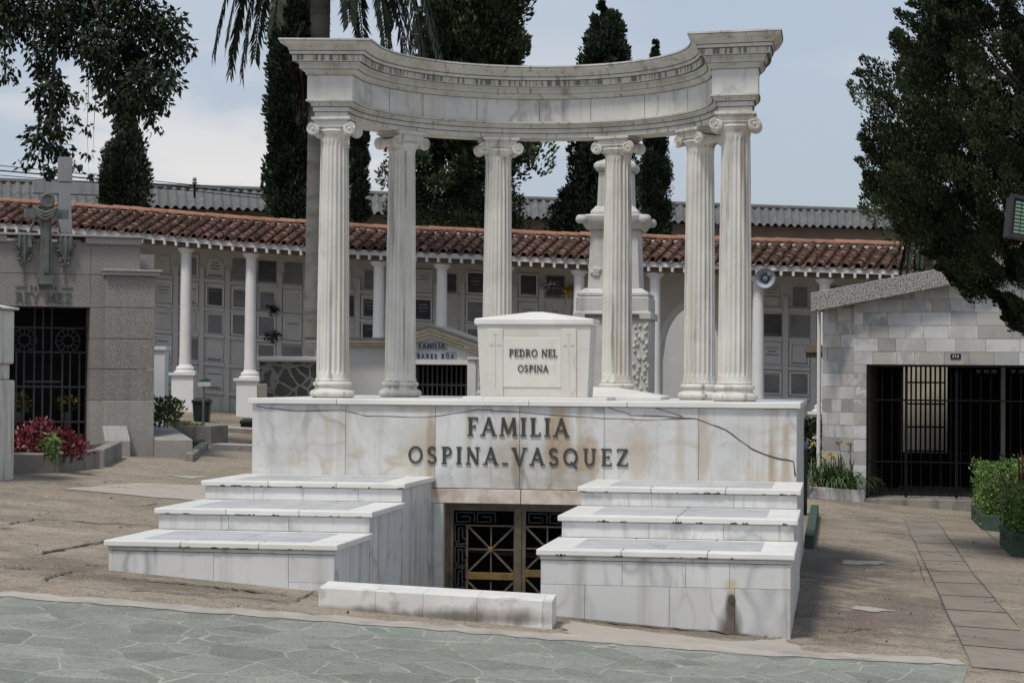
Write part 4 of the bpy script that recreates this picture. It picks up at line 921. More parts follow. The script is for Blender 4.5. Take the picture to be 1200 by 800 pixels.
b = MB(); sq(b, [(42, 346.5), (42, 343), (34, 337.5), (32, 337)]); sq(b, [(30.5, 336.8), (28, 272), (29, 270), (29, 268)]); b.build('die', 'aged', ob, bevel=.006)
b = MB(); sq(b, [(32, 267.8), (36, 262), (39, 258), (40, 252), (33, 250), (29, 249.5)])
for sx in (-1, 1):
    for sy in (-1, 1):
        X, Y, Z0 = ox+sx*37*sc, oy+sy*37*sc, zo(256)
        b.lathe([(.0, -.06), (.06, -.055), (.085, -.02), (.085, .02), (.06, .055), (.0, .06)], X, Y, 12, Z0)
b.build('scrolled_cap', 'aged', ob, smooth=40)
b = MB(); sq(b, [(28, 249.3), (28, 246), (23, 240), (21.5, 239)]); sq(b, [(21, 238.8), (19.5, 198)]); sq(b, [(22, 197.8), (25, 194), (25, 190), (22, 187), (15, 184), (4, 178)]); b.build('shaft', 'aged', ob, bevel=.006)
b = MB(); b.box(ox-.36, ox+.36, oy-43*sc-.05, oy-43*sc+.01, zo(372), zo(368)); b.build('dark_band', 'crack', ob)
# carved foliage hanging on the right side of the pedestal and a small boss on the die
pts = []
for u0 in (33, 41): 
    for k in range(17): pts.append((ox+(u0+random.uniform(-4.5, 4.5)-3)*sc, oy-43*sc-.02, zo(380+k*4.6+random.uniform(-2, 2))))
b = MB()
for p in pts: b.lathe([(.0, -.03), (.024, -.012), (.024, .015), (.0, .03)], p[0], p[1]+.01, 7, p[2])
b.build('carved_garland', 'aged', ob, smooth=50)
b = MB()
for k in range(9): b.lathe([(0, -.03), (.035, -.01), (.035, .015), (0, .03)], ox-21*sc+random.uniform(-.05, .05), oy-30*sc, 7, zo(318)+random.uniform(-.05, .05))
b.build('carved_boss', 'aged', ob, smooth=50)
# ------------------------------------------------------------------ SMALL PEDIMENTED TOMB (name plaques) and its wing
YT = 33.; TO = at_y(505, 440, YT); tg = gz(TO.x); TMf = frame((TO.x, YT, tg), 3)
tm = thing('pedimented_tomb', 'small white tomb house with gabled pediment, name plaques and dark barred gate', 'tomb house', (TO.x, YT, tg), 3)
q = lambda px, py, off=0.: on(TMf, px, py, off)
b = MB(TMf); xl, xr = q(455, 440).x, q(561, 440).x; dl, dr_ = q(486, 440).x, q(548, 440).x; zt_, zd = q(505, 400).z, q(505, 427).z; zap = q(505, 388).z
b.box(xl, dl, 0, .25, -.3, zt_); b.box(dr_, xr, 0, .25, -.3, zt_); b.box(dl, dr_, 0, .25, zd, zt_); b.box(xl, xl+.2, .25, 2.5, -.3, zt_); b.box(xr-.2, xr, .25, 2.5, -.3, zt_); b.box(xl, xr, 2.5, 2.7, -.3, zt_)
b.prism([(xl, 0, zt_+.001), (xr, 0, zt_+.001), (q(505, 440).x, 0, zap)], (0, 2.6, 0)); b.build('wall', 'plaster', tm)
b = MB(TMf)
xa, za = q(505, 383).x, q(505, 383).z; xe, ze = q(455, 397).x, q(455, 399).z; xf, zf_ = q(566, 405).x, q(566, 404).z
for (X, Zz) in ((xe, ze), (xf, zf_)):
    for d0, d1, off in ((-.06, .0, -.16), (-.12, -.061, -.11), (-.18, -.121, -.06)): b.prism([(X, off, Zz+d0), (X, off, Zz+d1), (xa, off, za+d1), (xa, off, za+d0)], (0, .4 if off < -.1 else .3, 0))
b.build('cornice', 'cream', tm)
b = MB(TMf)
for (X, Zz) in ((xe, ze), (xf, zf_)): b.prism([(X*1.02, -.2, Zz+.003), (X*1.02, -.2, Zz+.03), (xa, -.2, za+.04), (xa, -.2, za+.003)], (0, 3., 0))
b.build('roof', 'fibro', tm)
b = MB(TMf); b.box(dl-.14, dl-.001, -.06, .0, -.3, zd); b.box(dr_+.001, dr_+.14, -.06, 0, -.3, zd); b.box(dr_-.0, dr_+.2, -.08, 0, q(550, 421).z, q(550, 418).z); b.box(dl-.1, dr_+.12, -.05, -.001, zd+.002, zd+.08); b.box(dr_-.05, dr_+.18, -.1, 0, q(555, 405).z-.05, q(555, 405).z)
b.build('door_surround', 'plaster', tm)
b = MB(TMf); b.box(dl, dr_, 1.2, 1.25, -.3, zd); b.build('dark_interior', 'void', tm)
b = MB(TMf)
for i in range(11): x = dl+.04+(dr_-dl-.08)*i/10; b.box(x-.012, x+.012, .10, .125, -.1, zd)
b.box(dl, dr_, .095, .13, q(517, 452).z, q(517, 452).z+.03); b.build('barred_gate', 'iron_grey', tm)
for s, (pl, pr, py0, py1, tl) in {'FAMILIA': (488.5, 523.5, 409.5, 401, 490.5), 'TABARES RÚA': (476, 534.5, 421, 412.5, 478)}.items():
    a, e = q(pl, py0, -.02), q(pr, py1, -.02); b = MB(TMf); b.box(a.x, e.x, -.02, -.001, a.z, e.z); np_ = b.build('name_plaque', 'nameplate', tm)
    b = MB(TMf); text_mesh(b, s, Vector((q(tl, py0).x, -.021, a.z+.022)), (1, 0, 0), (0, 0, 1), (e.z-a.z)*(.68 if 'Ú' not in s else .6), q(pr-2, py0).x-q(tl, py0).x, .01); b.build('inscription', 'navy', np_)
wg = thing('white_tomb_wall', 'low white plastered tomb wall with moulded cream cornice beside the pedimented tomb', 'wall', (TO.x-2.2, YT+.15, tg), 3); WGf = WM[wg]
b = MB(TMf); x0, x1 = q(366, 440).x, q(455, 440).x-.01; zt_ = q(430, 405).z; b.box(x0, x1, .15, 1.8, -.3, zt_); b.build('wall', 'plaster', wg)
b = MB(TMf); b.box(x0-.05, x1, .02, 1.9, zt_+.001, zt_+.05); b.box(x0-.1, x1, -.05, 1.95, zt_+.051, zt_+.10); b.build('cornice', 'cream', wg)
b = MB(TMf); b.box(x0-.12, x1, -.08, 1.97, zt_+.101, zt_+.135); b.build('roof_edge', 'fibro', wg)
# rubble tomb with white coping
YR = 32.; ro = at_y(340, 440, YR); rb = thing('rubble_tomb', 'low dark rubble stone tomb with pale coping, left of the colonnade', 'tomb', (ro.x, YR, gz(ro.x)), 8); RM = WM[rb]
q = lambda px, py, off=0.: on(RM, px, py, off)
x0, x1, zc = q(304, 440).x, q(372, 440).x, q(335, 424).z
b = MB(RM); b.box(x0, x1, 0, 1.8, -.4, zc); b.build('wall', 'rubble', rb)
b = MB(RM); b.box(x0-.02, x1+.02, -.05, 1.85, zc+.001, zc+.06); b.box(x0-.04, x1+.04, -.08, 1.9, q(335, 422.5).z, q(335, 417.5).z); b.build('coping', 'plaster', rb, bevel=.01)
sx = q(311, 440).x; b = MB(RM); b.hexa([(sx-.05, -.3, -.3), (sx+.07, -.3, -.3), (sx+.07, -.18, -.3), (sx-.05, -.18, -.3)], [(sx-.1, -.3, q(311, 450, -.3).z), (sx+.06, -.3, q(311, 449, -.3).z), (sx+.06, -.18, q(311, 449, -.3).z), (sx-.1, -.18, q(311, 450, -.3).z)]); tag(b.build('stone_stub', 'cream', None, bevel=.02), 'short worn stone stub standing before the dark rubble tomb', 'stone')
# ------------------------------------------------------------------ LEFT GRANITE MAUSOLEUM
lo = at_g(123, 530); LMf = frame((lo.x, lo.y, gz(lo.x)), 27)
lm = thing('granite_mausoleum', 'speckled brown granite mausoleum with dark grille doorway and bronze relief on its front', 'mausoleum', tuple(LMf.translation), 27)
q = lambda px, py, off=0.: on(LMf, px, py, off)
W0, W1 = q(-60, 400).x, q(163, 400).x; zp = q(100, 284).z; D0, D1 = q(6, 440).x, q(105, 440).x; zd = q(60, 359).z
jz = [q(110, y).z for y in (469, 432, 396.5, 360, 322)]
def courses(mb, x0, x1, y0, y1, z0, z1, gap=.008):
    zz = [z0]+[z for z in jz if z0+.05 < z < z1-.05]+[z1]
    for i in range(len(zz)-1): mb.box(x0, x1, y0, y1, zz[i]+(gap/2 if i else 0), zz[i+1]-gap/2)
b = MB(LMf); b.box(W0+.01, D0-.25, .01, 3.2, -.4, zp-.01); b.box(D1+.01, W1-.01, .01, 3.2, -.4, zp-.01); b.box(D0-.25, D1+.01, .01, 3.2, zd+.01, zp-.01); b.build('core', 'joint', lm)
b = MB(LMf); courses(b, D1, W1, -.0, .5, jz[0]+.006, zp); courses(b, W0, D0-.24, 0, .5, jz[0]+.006, zp); courses(b, D0-.235, D1-.005, 0, .5, zd, zp); b.box(W1-.006, W1, .502, 3.2, -.4, zp); b.build('granite_cladding', 'granite', lm)
for u0, u1 in ((D1, W1-.003), (D0-.6, D0-.24)): b = MB(LMf); b.box(u0, u1, -.004, .49, -.4, jz[0]); b.build('base_course', 'granite_light', lm)
b = MB(LMf); b.box(D0-.25, D1, .9, .95, -.4, zd); b.box(D0-.26, D0-.235, .5, .95, -.4, zd); b.box(D1-.004, D1+.01, .5, .95, -.4, zd); b.build('dark_interior', 'void', lm)
b = MB(LMf); px0, px1 = q(123, 440, -.14).x, q(180.5, 440, -.14).x; courses(b, px0, px1, -.14, .8, jz[0]+.006, q(150, 323, -.14).z); b.build('pilaster', 'granite', lm)
b = MB(LMf); b.box(px0-.004, px1+.004, -.146, .8, -.4, jz[0]); b.build('pilaster_base', 'granite_light', lm, bevel=.01)
b = MB(LMf); z_ = q(150, 323, -.14).z; b.box(px0-.03, px1+.06, -.2, .85, z_, z_+.05); b.box(px0-.04, px1+.09, -.22, .88, z_+.051, z_+.085); b.build('pilaster_cap', 'granite_light', lm, bevel=.008)
b = MB(LMf); b.box(q(100, 280).x, W1+.02, -.05, .6, zp-.02, zp+.07); b.box(W0, W1+.05, -.09, .65, zp+.071, zp+.10); b.box(W0, q(8, 280).x, -.05, .6, zp-.02, zp+.07); b.build('parapet_coping', 'granite_light', lm, bevel=.006)
gr = MB(LMf); y = .32
zb, zA = q(60, 527, y).z, q(60, 384, y).z; X = lambda px: q(px, 440, y).x; Zq = lambda py: q(60, py, y).z
for px in (19, 28, 40, 50, 60, 73, 82, 93, 101): gr.box(X(px)-.012, X(px)+.012, y, y+.02, Zq(530), Zq(360) if px in (50, 60, 40) else Zq(412))
for py in (384, 412.5, 453, 494): gr.box(X(12), X(104), y-.006, y-.001, Zq(py)-.012, Zq(py)+.012)
gr.box(X(30), X(71), y-.012, y-.007, Zq(447)-.014, Zq(447)+.014)
for cx_, in ((28,), (79,)):
    for rr in (.16, .075):
        gr.tube([(X(cx_)+rr*math.cos(t*math.pi/16), y-.012, Zq(399)+rr*math.sin(t*math.pi/16)) for t in range(33)], .011, 6)
    for t in range(12): a = t*math.pi/6; gr.tube([(X(cx_)+.08*math.cos(a), y-.013, Zq(399)+.08*math.sin(a)), (X(cx_)+.155*math.cos(a), y-.013, Zq(399)+.155*math.sin(a))], .008, 5)
gr.build('door_grille', 'iron_grey', lm)
b = MB(LMf); text_mesh(b, 'REY MEZ', q(17.5, 354)+Vector((0, -.002, 0)), (1, 0, 0), (0, 0, 1), q(17, 342).z-q(17, 354).z, q(84, 350).x-q(17, 350).x, .012)
a = q(35, 339); text_mesh(b, 'FAMILIA', a+Vector((0, -.002, 0)), (1, 0, 0), (0, 0, 1), .05, q(67, 339).x-a.x, .01)
for p0_, p1_ in ((18, 31), (72, 85)): b.box(q(p0_, 336).x, q(p1_, 336).x, -.014, .004, q(20, 336).z-.012, q(20, 336).z+.012)
b.build('inscription', 'relief', lm)
# bronze relief: draped cross with crown and two hanging cloths with garlands
rl_ = MB(LMf); Y0 = -.10; X = lambda px: q(px, 300, Y0).x; Zq = lambda py: q(54, py, Y0).z
rl_.hexa([(X(47), Y0, Zq(331)), (X(61), Y0, Zq(331)), (X(61), .02, Zq(331)), (X(47), .02, Zq(331))], [(X(47.5), Y0, Zq(246)), (X(60), Y0, Zq(246)), (X(60), .02, Zq(246)), (X(47.5), .02, Zq(246))])
rl_.box(X(45), X(63), Y0-.02, .02, Zq(333), Zq(322)); rl_.box(X(28), X(80), Y0+.015, .0, Zq(255.5), Zq(245)); rl_.box(X(51), X(57), Y0-.03, .0, Zq(320), Zq(250))
rl_.tube([(X(55)+.075*math.cos(t*math.pi/12), Y0, Zq(235)+.085*math.sin(t*math.pi/12)) for t in range(25)], .024, 8)
rl_.loft([[(X(55)+.07*math.cos(t*math.pi/8), yy, Zq(235)+.08*math.sin(t*math.pi/8)) for t in range(16)] for yy in (Y0-.01, Y0+.05)])
for k, dd in enumerate((0, 4, 8)): rl_.tube([(X(38+k), Y0-.03, Zq(243+dd*.3)), (X(44), Y0-.05, Zq(247+dd*.8)), (X(52), Y0-.06, Zq(250+dd)), (X(60), Y0-.05, Zq(247+dd*.8)), (X(67-k), Y0-.03, Zq(243+dd*.3))], .022, 7)
rl_.build('draped_cross', 'relief', lm, smooth=40)
for c_, yb_ in ((29, 309), (77, 312)):
    b = MB(LMf)
    for k in range(5):
        xx = c_-6+k*3; zz1 = Zq(yb_-abs(k-2)*6-2); b.tube([(X(xx), Y0+.04+.015*(k % 2), Zq(272)), (X(xx+.5), Y0+.02+.015*(k % 2), Zq(290)), (X(c_+(k-2)*2.2), Y0+.04, zz1)], [.025, .028, .012], 7)
    b.tube([(X(c_), Y0+.06, Zq(310)), (X(c_), Y0+.08, Zq(332))], .008, 5); b.tube([(X(c_+(6 if c_ < 50 else -6)), Y0+.05, Zq(273)), (X(43 if c_ < 50 else 65), Y0+.02, Zq(248))], .014, 6)
    b.build('hanging_cloth', 'relief', lm, smooth=40)
    b = MB(LMf)
    for k in range(34):
        s = random.choice((-1, 1)); t = random.random(); b.lathe([(0, -.022), (.024, -.008), (.024, .01), (0, .022)], X(c_+s*(11-7*t)+random.uniform(-2, 2)), Y0+random.uniform(.03, .06), 6, Zq(274+36*t))
    b.build('flower_garland', 'relief', lm, smooth=50)
# stone cross standing on the roof
CMf = LMf; oy_ = .8; q2 = lambda px, py: q(px, py, oy_)
sc_ = thing('stone_cross', 'large grey stone cross standing on the granite mausoleum roof', 'cross', tuple(LMf @ Vector((q2(77, 273).x, oy_, zp))), 27)
b = MB(LMf); b.hexa([(q2(69, 273).x, oy_, zp-.05), (q2(86, 273).x, oy_, zp-.05), (q2(86, 273).x, oy_+.2, zp-.05), (q2(69, 273).x, oy_+.2, zp-.05)], [(q2(69, 228).x, oy_, q2(77, 227).z), (q2(83, 228).x, oy_, q2(77, 227).z), (q2(83, 228).x, oy_+.2, q2(77, 227).z), (q2(69, 228).x, oy_+.2, q2(77, 227).z)])
b.box(q2(69, 200).x, q2(85, 200).x, oy_, oy_+.2, q2(77, 213).z, q2(77, 184).z); b.build('upright', 'cross', sc_, bevel=.006)
b = MB(LMf); b.box(q2(39, 220).x, q2(116, 220).x, oy_+.006, oy_+.194, q2(77, 227.5).z+.004, q2(77, 213.5).z-.004); b.build('crossbar', 'cross', sc_, bevel=.006)
b = MB(LMf); b.box(D1+.2, W1+.3, .75, 3., zp-.3, zp-.1); b.build('roof', 'granite_light', lm)
# plinth, block and planter in front of it
b = MB(LMf); x0, x1 = q(123, 520, -.5).x, q(153, 520, -.5).x; zz0 = q(138, 500, -.5).z
b.hexa([(x0, -.5, -.3), (x1, -.5, -.3), (x1, -.15, -.3), (x0, -.15, -.3)], [(x0, -.5, q(138, 516, -.5).z), (x1, -.5, q(138, 516, -.5).z), (x1, -.15, q(138, 500, -.15).z+.02), (x0, -.15, q(138, 500, -.15).z+.02)])
tag(b.build('stone_block', 'granite_light', None, bevel=.012), "small sloping granite block at the foot of the mausoleum's corner pier", 'stone block')
b = MB(LMf); x0, x1 = px1+.005, q(226, 520, -.35).x; z1, z2 = q(190, 515, -.35).z, q(190, 499, .5).z
b.hexa([(x0, -.35, -.3), (x1, -.35, -.3), (x1+.05, .9, -.3), (x0, .9, -.3)], [(x0, -.35, z1), (x1, -.35, z1), (x1-.12, .9, z2), (x0, .9, z2)])
tag(b.build('granite_plinth', 'granite_light', None, bevel=.012), 'low sloped granite plinth right of the mausoleum pier, below the green shrub', 'plinth')
lw = at_g(250, 520); b = MB(); A = at_g(232, 532); B = at_g(255, 508)
a_ = at_g(247, 522); x0 = at_y(206, 500, a_.y).x; z = gz(a_.x); hb = at_y(247, 499, a_.y).z
b.box(x0, a_.x, a_.y, a_.y+.12, z-.3, hb); b.box(a_.x-.12, a_.x, a_.y+.121, a_.y+.9, z-.3, hb-.004)
tag(b.build('low_planter_wall', 'pkerb', None, bevel=.01), 'low grey planter wall beside the path to the gallery', 'planter wall')
b = MB(); a_, c_ = at_g(226, 541), at_g(244, 526); d = c_-a_; n_ = Vector((-.12, .02, 0)); b.hexa([(v.x, v.y, gz(v.x)-.1) for v in (a_, c_, c_+n_, a_+n_)], [(v.x, v.y, gz(v.x)+.1) for v in (a_, c_, c_+n_, a_+n_)]); tag(b.build('grey_kerb', 'pkerb', None, bevel=.01), 'short low kerb edging a grass patch by the left path', 'kerb')
Yw = 33.5; b = MB(); wx = at_y(188, 440, Yw); w2 = .115*2
wt = thing('white_tomb_post', 'plain white tomb wall end with a flat cap, between granite pier and gallery column', 'wall', (wx.x, Yw, gz(wx.x)))
b.box(wx.x-.25, at_y(193, 440, Yw).x, Yw, Yw+.2, gz(wx.x)-.2, at_y(188, 410, Yw).z); b.build('wall', 'paint', wt)
b = MB(); b.box(wx.x-.3, at_y(195, 440, Yw).x, Yw-.04, Yw+.23, at_y(188, 410, Yw).z+.001, at_y(188, 405.5, Yw).z); b.build('cap', 'paint', wt)
# low steps of the path to the gallery
for (pxa, pya, pxb, pyb, dep, lb) in ((246, 527, 300, 529, .5, 'nearer of two low concrete steps across the left path'), (252, 506, 300, 509, .6, 'farther of two low concrete steps across the left path')):
    a_, c_ = at_g(pxa, pya), at_g(pxb+10, pyb); b = MB(); b.hexa([(v.x, v.y, gz(v.x)-.1) for v in (a_, c_, c_+Vector((0, dep, 0)), a_+Vector((0, dep, 0)))], [(v.x, v.y, gz(v.x)+.09) for v in (a_, c_, c_+Vector((0, dep, 0)), a_+Vector((0, dep, 0)))]); tag(b.build('path_step', 'edge', None, bevel=.01), lb, 'step', 'low steps of the left path')
# bins and sign by the gallery
p = at_g(236, 500); y_ = p.y-.6
def bin_(px, pyb, pyt, Y, wpx, label):
    c = at_y(px, pyb, Y); t = at_y(px, pyt, Y); w = wpx/2400*Y; o = thing('litter_bin', label, 'bin', (c.x, Y, gz(c.x)), 10); M_ = WM[o]; h_ = t.z-gz(c.x)
    b = MB(M_); b.hexa([(-w*.42, -w*.42, 0), (w*.42, -w*.42, 0), (w*.42, w*.42, 0), (-w*.42, w*.42, 0)], [(-w*.5, -w*.5, h_-.1), (w*.5, -w*.5, h_-.1), (w*.5, w*.5, h_-.1), (-w*.5, w*.5, h_-.1)]); b.build('bin_body', 'binn', o, bevel=.02)
    b = MB(M_); b.box(-w*.54, w*.54, -w*.56, w*.54, h_-.099, h_-.04); b.loft([[(-w*.5, -w*.5, h_-.039), (w*.5, -w*.5, h_-.039), (w*.5, w*.5, h_-.039), (-w*.5, w*.5, h_-.039)], [(-w*.35, -w*.35, h_), (w*.35, -w*.35, h_), (w*.35, w*.35, h_), (-w*.35, w*.35, h_)]]); b.build('bin_lid', 'binn', o, bevel=.01)
bin_(236.5, 496, 466, 38., 21, 'dark green wheeled litter bin against the gallery wall'); bin_(291, 508, 490, 36.5, 18, "low dark green bin beside the tomb monument's left end")
YS = 33.; s0 = at_y(238, 520, YS); sg = thing('signpost', 'small white sign with green top on a thin grey post', 'sign', (s0.x, YS, gz(s0.x)))
b = MB(); b.tube([(s0.x, YS, gz(s0.x)), (s0.x, YS, at_y(238, 452, YS).z)], .022, 8); b.build('post', 'sgrey', sg)
x0, x1 = at_y(232.5, 450, YS).x, at_y(247.5, 450, YS).x
b = MB(); b.box(x0, x1, YS-.045, YS-.024, at_y(238, 452.5, YS).z, at_y(238, 447.4, YS).z); b.build('sign_board', 'signwhite', sg)
b = MB(); zz = at_y(238, 447.2, YS).z; zt3 = at_y(238, 443, YS).z
b.prism([(x0, YS-.045, zz), (x1, YS-.045, zz), (x1, YS-.045, zt3-.03), ((x0+x1)/2+.05, YS-.045, zt3), (x0+.04, YS-.045, zt3-.03)], (0, .021, 0)); b.build('sign_header', 'signgreen', sg)
# white pier at the far left edge and red-leaved bed
YP = 20.5; wp = thing('white_marble_pier', 'white marble tomb pier cut by the left picture edge', 'pier', (at_y(-25, 500, YP).x, YP, gz(at_y(-25, 500, YP).x))); 
X = lambda px: at_y(px, 450, YP+.5).x; Zq = lambda py: at_y(0, py, YP).z
b = MB(); b.box(X(-70), X(16.5), YP, YP+.5, Zq(426), Zq(362)); b.box(X(-70), X(13), YP+.03, YP+.47, Zq(445), Zq(425.9)); b.box(X(-70), X(17), YP-.02, YP+.52, .3, Zq(445.2)); b.build('shaft', 'column', wp, bevel=.02)
b = MB(); b.prism([(X(-75), YP-.05, Zq(361.8)), (X(20), YP-.05, Zq(361.5)), (X(20), YP-.05, Zq(359)), (X(-20), YP-.05, Zq(352)), (X(-75), YP-.05, Zq(352))], (0, .6, 0)); b.build('coping', 'column', wp, bevel=.01)
bed = thing('planter_kerb', 'grey cement kerb of the red-leaved flower bed at the left', 'kerb', tuple(at_g(60, 553))); 
a0_, a1_, a2_ = at_g(-60, 556), at_g(69, 554), at_g(117, 548)
b = MB(); hz = .22
for (u, v_, th) in ((a0_, a1_+Vector((0, .0, 0)), .14), (a1_+Vector((.004, -.04, 0)), a2_, .16)):
    d = (v_-u).xy.normalized(); n_ = Vector((-d.y, d.x, 0))*th; b.hexa([(w.x, w.y, gz(w.x)-.1) for w in (u, v_, v_+n_, u+n_)], [(w.x, w.y, gz(w.x)+hz) for w in (u, v_, v_+n_, u+n_)])
u, v_ = a2_+Vector((-.006, .17, 0)), at_g(111, 540)+Vector((0, 1., 0)); b.hexa([(w.x, w.y, gz(w.x)-.1) for w in (u, v_, v_+Vector((-.14, 0, 0)), u+Vector((-.14, 0, 0)))], [(w.x, w.y, gz(w.x)+hz) for w in (u, v_, v_+Vector((-.14, 0, 0)), u+Vector((-.14, 0, 0)))])
b.build('kerb', 'pkerb', bed, bevel=.015)
b = MB(); b.hexa([(w.x, w.y, gz(w.x)-.1) for w in (a0_+Vector((0, .15, 0)), a2_+Vector((-.15, .17, 0)), v_+Vector((-.15, 0, 0)), a0_+Vector((-.2, 2.2, 0)))], [(w.x, w.y, gz(w.x)+hz-.04) for w in (a0_+Vector((0, .15, 0)), a2_+Vector((-.15, .17, 0)), v_+Vector((-.15, 0, 0)), a0_+Vector((-.2, 2.2, 0)))]); b.build('soil', 'soil', bed)
# flower vases behind the grille
for px, lb in ((23, 'yellow flowers in a dark vase, left, behind the mausoleum grille'), (80, 'yellow flowers in a dark vase, right, behind the mausoleum grille')):
    c = q(px, 468, .62); z0 = q(px, 484, .62).z; o = thing('flower_vase', lb, 'vase', tuple(LMf @ Vector((c.x, .62, z0-.35))), 27, 'flower vases behind the grille')
    b = MB(LMf); b.lathe([(.05, -.6), (.03, -.4), (.05, -.2), (.075, -.05), (.06, .02)], c.x, .62, 14, z0); b.build('vase', 'sdark', o, smooth=40)
    pts = np.array(LMf @ c)+rng.normal(size=(45, 3))*np.array((.07, .05, .04)); fast_mesh('flower_heads', leaf_quads(pts, .05, .9), 4, 'yellow', o)
    pts = np.array(LMf @ c)+rng.normal(size=(140, 3))*np.array((.08, .06, .06))-np.array((0, 0, .07)); fast_mesh('leaves', leaf_quads(pts, .09, .4), 4, 'shrub', o)
# ------------------------------------------------------------------ RIGHT MARBLE MAUSOLEUM
ro = at_g(1000, 586); RMf = frame((ro.x, ro.y, gz(ro.x)), -4)
rm = thing('marble_mausoleum', 'mausoleum clad in mixed grey marble with black barred gate and rough sloping roof edge', 'mausoleum', tuple(RMf.translation), -4)
q = lambda px, py, off=0.: on(RMf, px, py, off)
D0, D1 = q(1018, 500).x, 3.6; zd = q(1100, 427.5).z; zs = q(1017, 583).z; XR = 4.4
zl, slope_ = q(1000, 357).z, (q(1138, 327).z-q(1000, 357).z)/(q(1138, 327).x)
ztop = lambda x: zl+slope_*x
def tiles(mb, x0, x1, z0, z1, y, th=.03, rowh=.197, off=0, top=None):
    z = z0; r = off
    while z < z1-.01:
        ze_ = min(z+rowh, z1); x = x0-(r % 3)*.11
        while x < x1-.005:
            w = random.choice((.36, .36, .26, .44, .5)); xa_, xb_ = max(x, x0), min(x+w, x1)
            if xb_-xa_ > .01:
                if top is None or (ze_ <= top(xa_) and ze_ <= top(xb_)): mb.box(xa_+.002, xb_-.002, y+random.uniform(-.004, .004), y+th, z+.002, ze_-.002)
                elif z < min(top(xa_), top(xb_)): 
                    ta, tb = min(ze_, top(xa_)), min(ze_, top(xb_)); mb.hexa([(xa_+.0015, y, z+.0015), (xb_-.0015, y, z+.0015), (xb_-.0015, y+th, z+.0015), (xa_+.0015, y+th, z+.0015)], [(xa_+.0015, y, ta-.001), (xb_-.0015, y, tb-.001), (xb_-.0015, y+th, tb-.001), (xa_+.0015, y+th, ta-.001)])
            x += w
        z = ze_; r += 1
core = MB(RMf); core.box(.031, D0-.0, .031, .25, -.3, zl-.01); core.prism([(.031, .031, zd+.004), (XR, .031, zd+.004), (XR, .031, ztop(XR)), (.031, .031, ztop(.031)-.01)], (0, .2, 0)); core.box(D1, XR, .031, .25, -.3, zd)
core.box(XR-.2, XR, .25, 4.2, -.3, ztop(XR)-.3); core.box(-.0, .2, .25, 4.2, -.3, zl-.1)
wx0, wx1, wz0, wz1 = q(1058, 500, 4.0).x, q(1110, 500, 4.0).x, q(1080, 530, 4.).z, q(1080, 428, 4.).z
core.box(.2, wx0, 4.0, 4.2, -.3, zl+.3); core.box(wx1, XR-.2, 4.0, 4.2, -.3, zl+.5); core.box(wx0, wx1, 4.0, 4.2, -.3, wz0); core.box(wx0, wx1, 4.0, 4.2, wz1, zl+.4)
core.build('core_wall', 'joint', rm)
b = MB(RMf); tiles(b, 0, D0, -.25, zd, 0); tiles(b, 0, XR, zd+.003, 9, 0, off=1, top=ztop) if False else None
z = zd
tiles(b, 0, XR, zd+.002, ztop(XR), 0, off=2, top=ztop); tiles(b, D1, XR, -.25, zd, 0)
b.build('marble_cladding', 'mtile', rm)
# side face turned away at the corner
sdir = q(963, 500, .9); b = MB(RMf)
SF = RMf @ Matrix.Rotation(R_(180-52), 4, 'Z')
sb = MB(RMf @ Matrix.Rotation(R_(-52), 4, 'Z')); lw_ = .86
tmp = MB(); tiles(tmp, -lw_, -.002, -.25, zl-.02, 0, off=1); sb.add(tmp.v, tmp.f); sb.build('side_cladding', 'mtile', rm)
sb = MB(RMf @ Matrix.Rotation(R_(-52), 4, 'Z')); sb.box(-lw_, -.01, .031, .3, -.3, zl-.03); sb.build('side_wall', 'joint', rm)
b = MB(RMf); fx0, fx1 = q(950, 350, -.25).x, XR+.5; fz = lambda px, py: q(px, py, -.25).z
a0_, a1_, c0_, c1_ = q(950, 365.5, -.25), q(950, 343, -.25), q(1140, 329, -.25), q(1140, 307, -.25); k_ = (c0_.z-a0_.z)/(c0_.x-a0_.x); k2 = (c1_.z-a1_.z)/(c1_.x-a1_.x)
b.prism([(a0_.x, -.25, a0_.z), (fx1, -.25, a0_.z+k_*(fx1-a0_.x)), (fx1, -.25, a1_.z+k2*(fx1-a0_.x)), (a0_.x, -.25, a1_.z)], (0, .25, 0)); b.build('roof_fascia', 'pebble', rm, bevel=.01)
b = MB(RMf); b.prism([(a0_.x+.02, .001, a0_.z+.06), (fx1, .001, a0_.z+.06+k_*(fx1-a0_.x)), (fx1, .001, a1_.z-.03+k2*(fx1-a0_.x)), (a0_.x+.02, .001, a1_.z-.03)], (0, 4.4, 0)); b.build('roof', 'pkerb', rm)
b = MB(RMf); b.box(D0-.1, D1+.1, -.16, 4.0, -.4, zs); b.build('threshold', 'pkerb', rm, bevel=.01)
b = MB(RMf); b.box(D0-.035, D0-.002, -.02, .22, zs, zd); b.box(D0-.002, D1, -.02, .2, zd-.03, zd-.001); b.build('gate_frame', 'iron', rm)
gt = MB(RMf); y = .05; x = D0+.05; i = 0
while x < D1: gt.box(x-.006, x+.006, y, y+.012, zs+.03, zd-.03); x += .145; i += 1
for py in (469, 541.5, 580): zz = q(1100, py, y).z; gt.box(D0, D1, y-.012, y-.001, zz-.012, zz+.012)
for px in (1062, 1121): xx = q(px, 500, y).x; gt.box(xx-.022, xx+.022, y-.03, y-.013, zs+.02, zd-.03)
gate = gt.build('barred_gate', 'iron', rm)
gi = MB(RMf); y = 3.6; x0, x1 = q(1062, 500, y).x, q(1107, 500, y).x
for i in range(9): xx = x0+(x1-x0)*i/8; gi.box(xx-.016, xx+.016, y, y+.02, q(1080, 530, y).z, q(1080, 428, y).z)
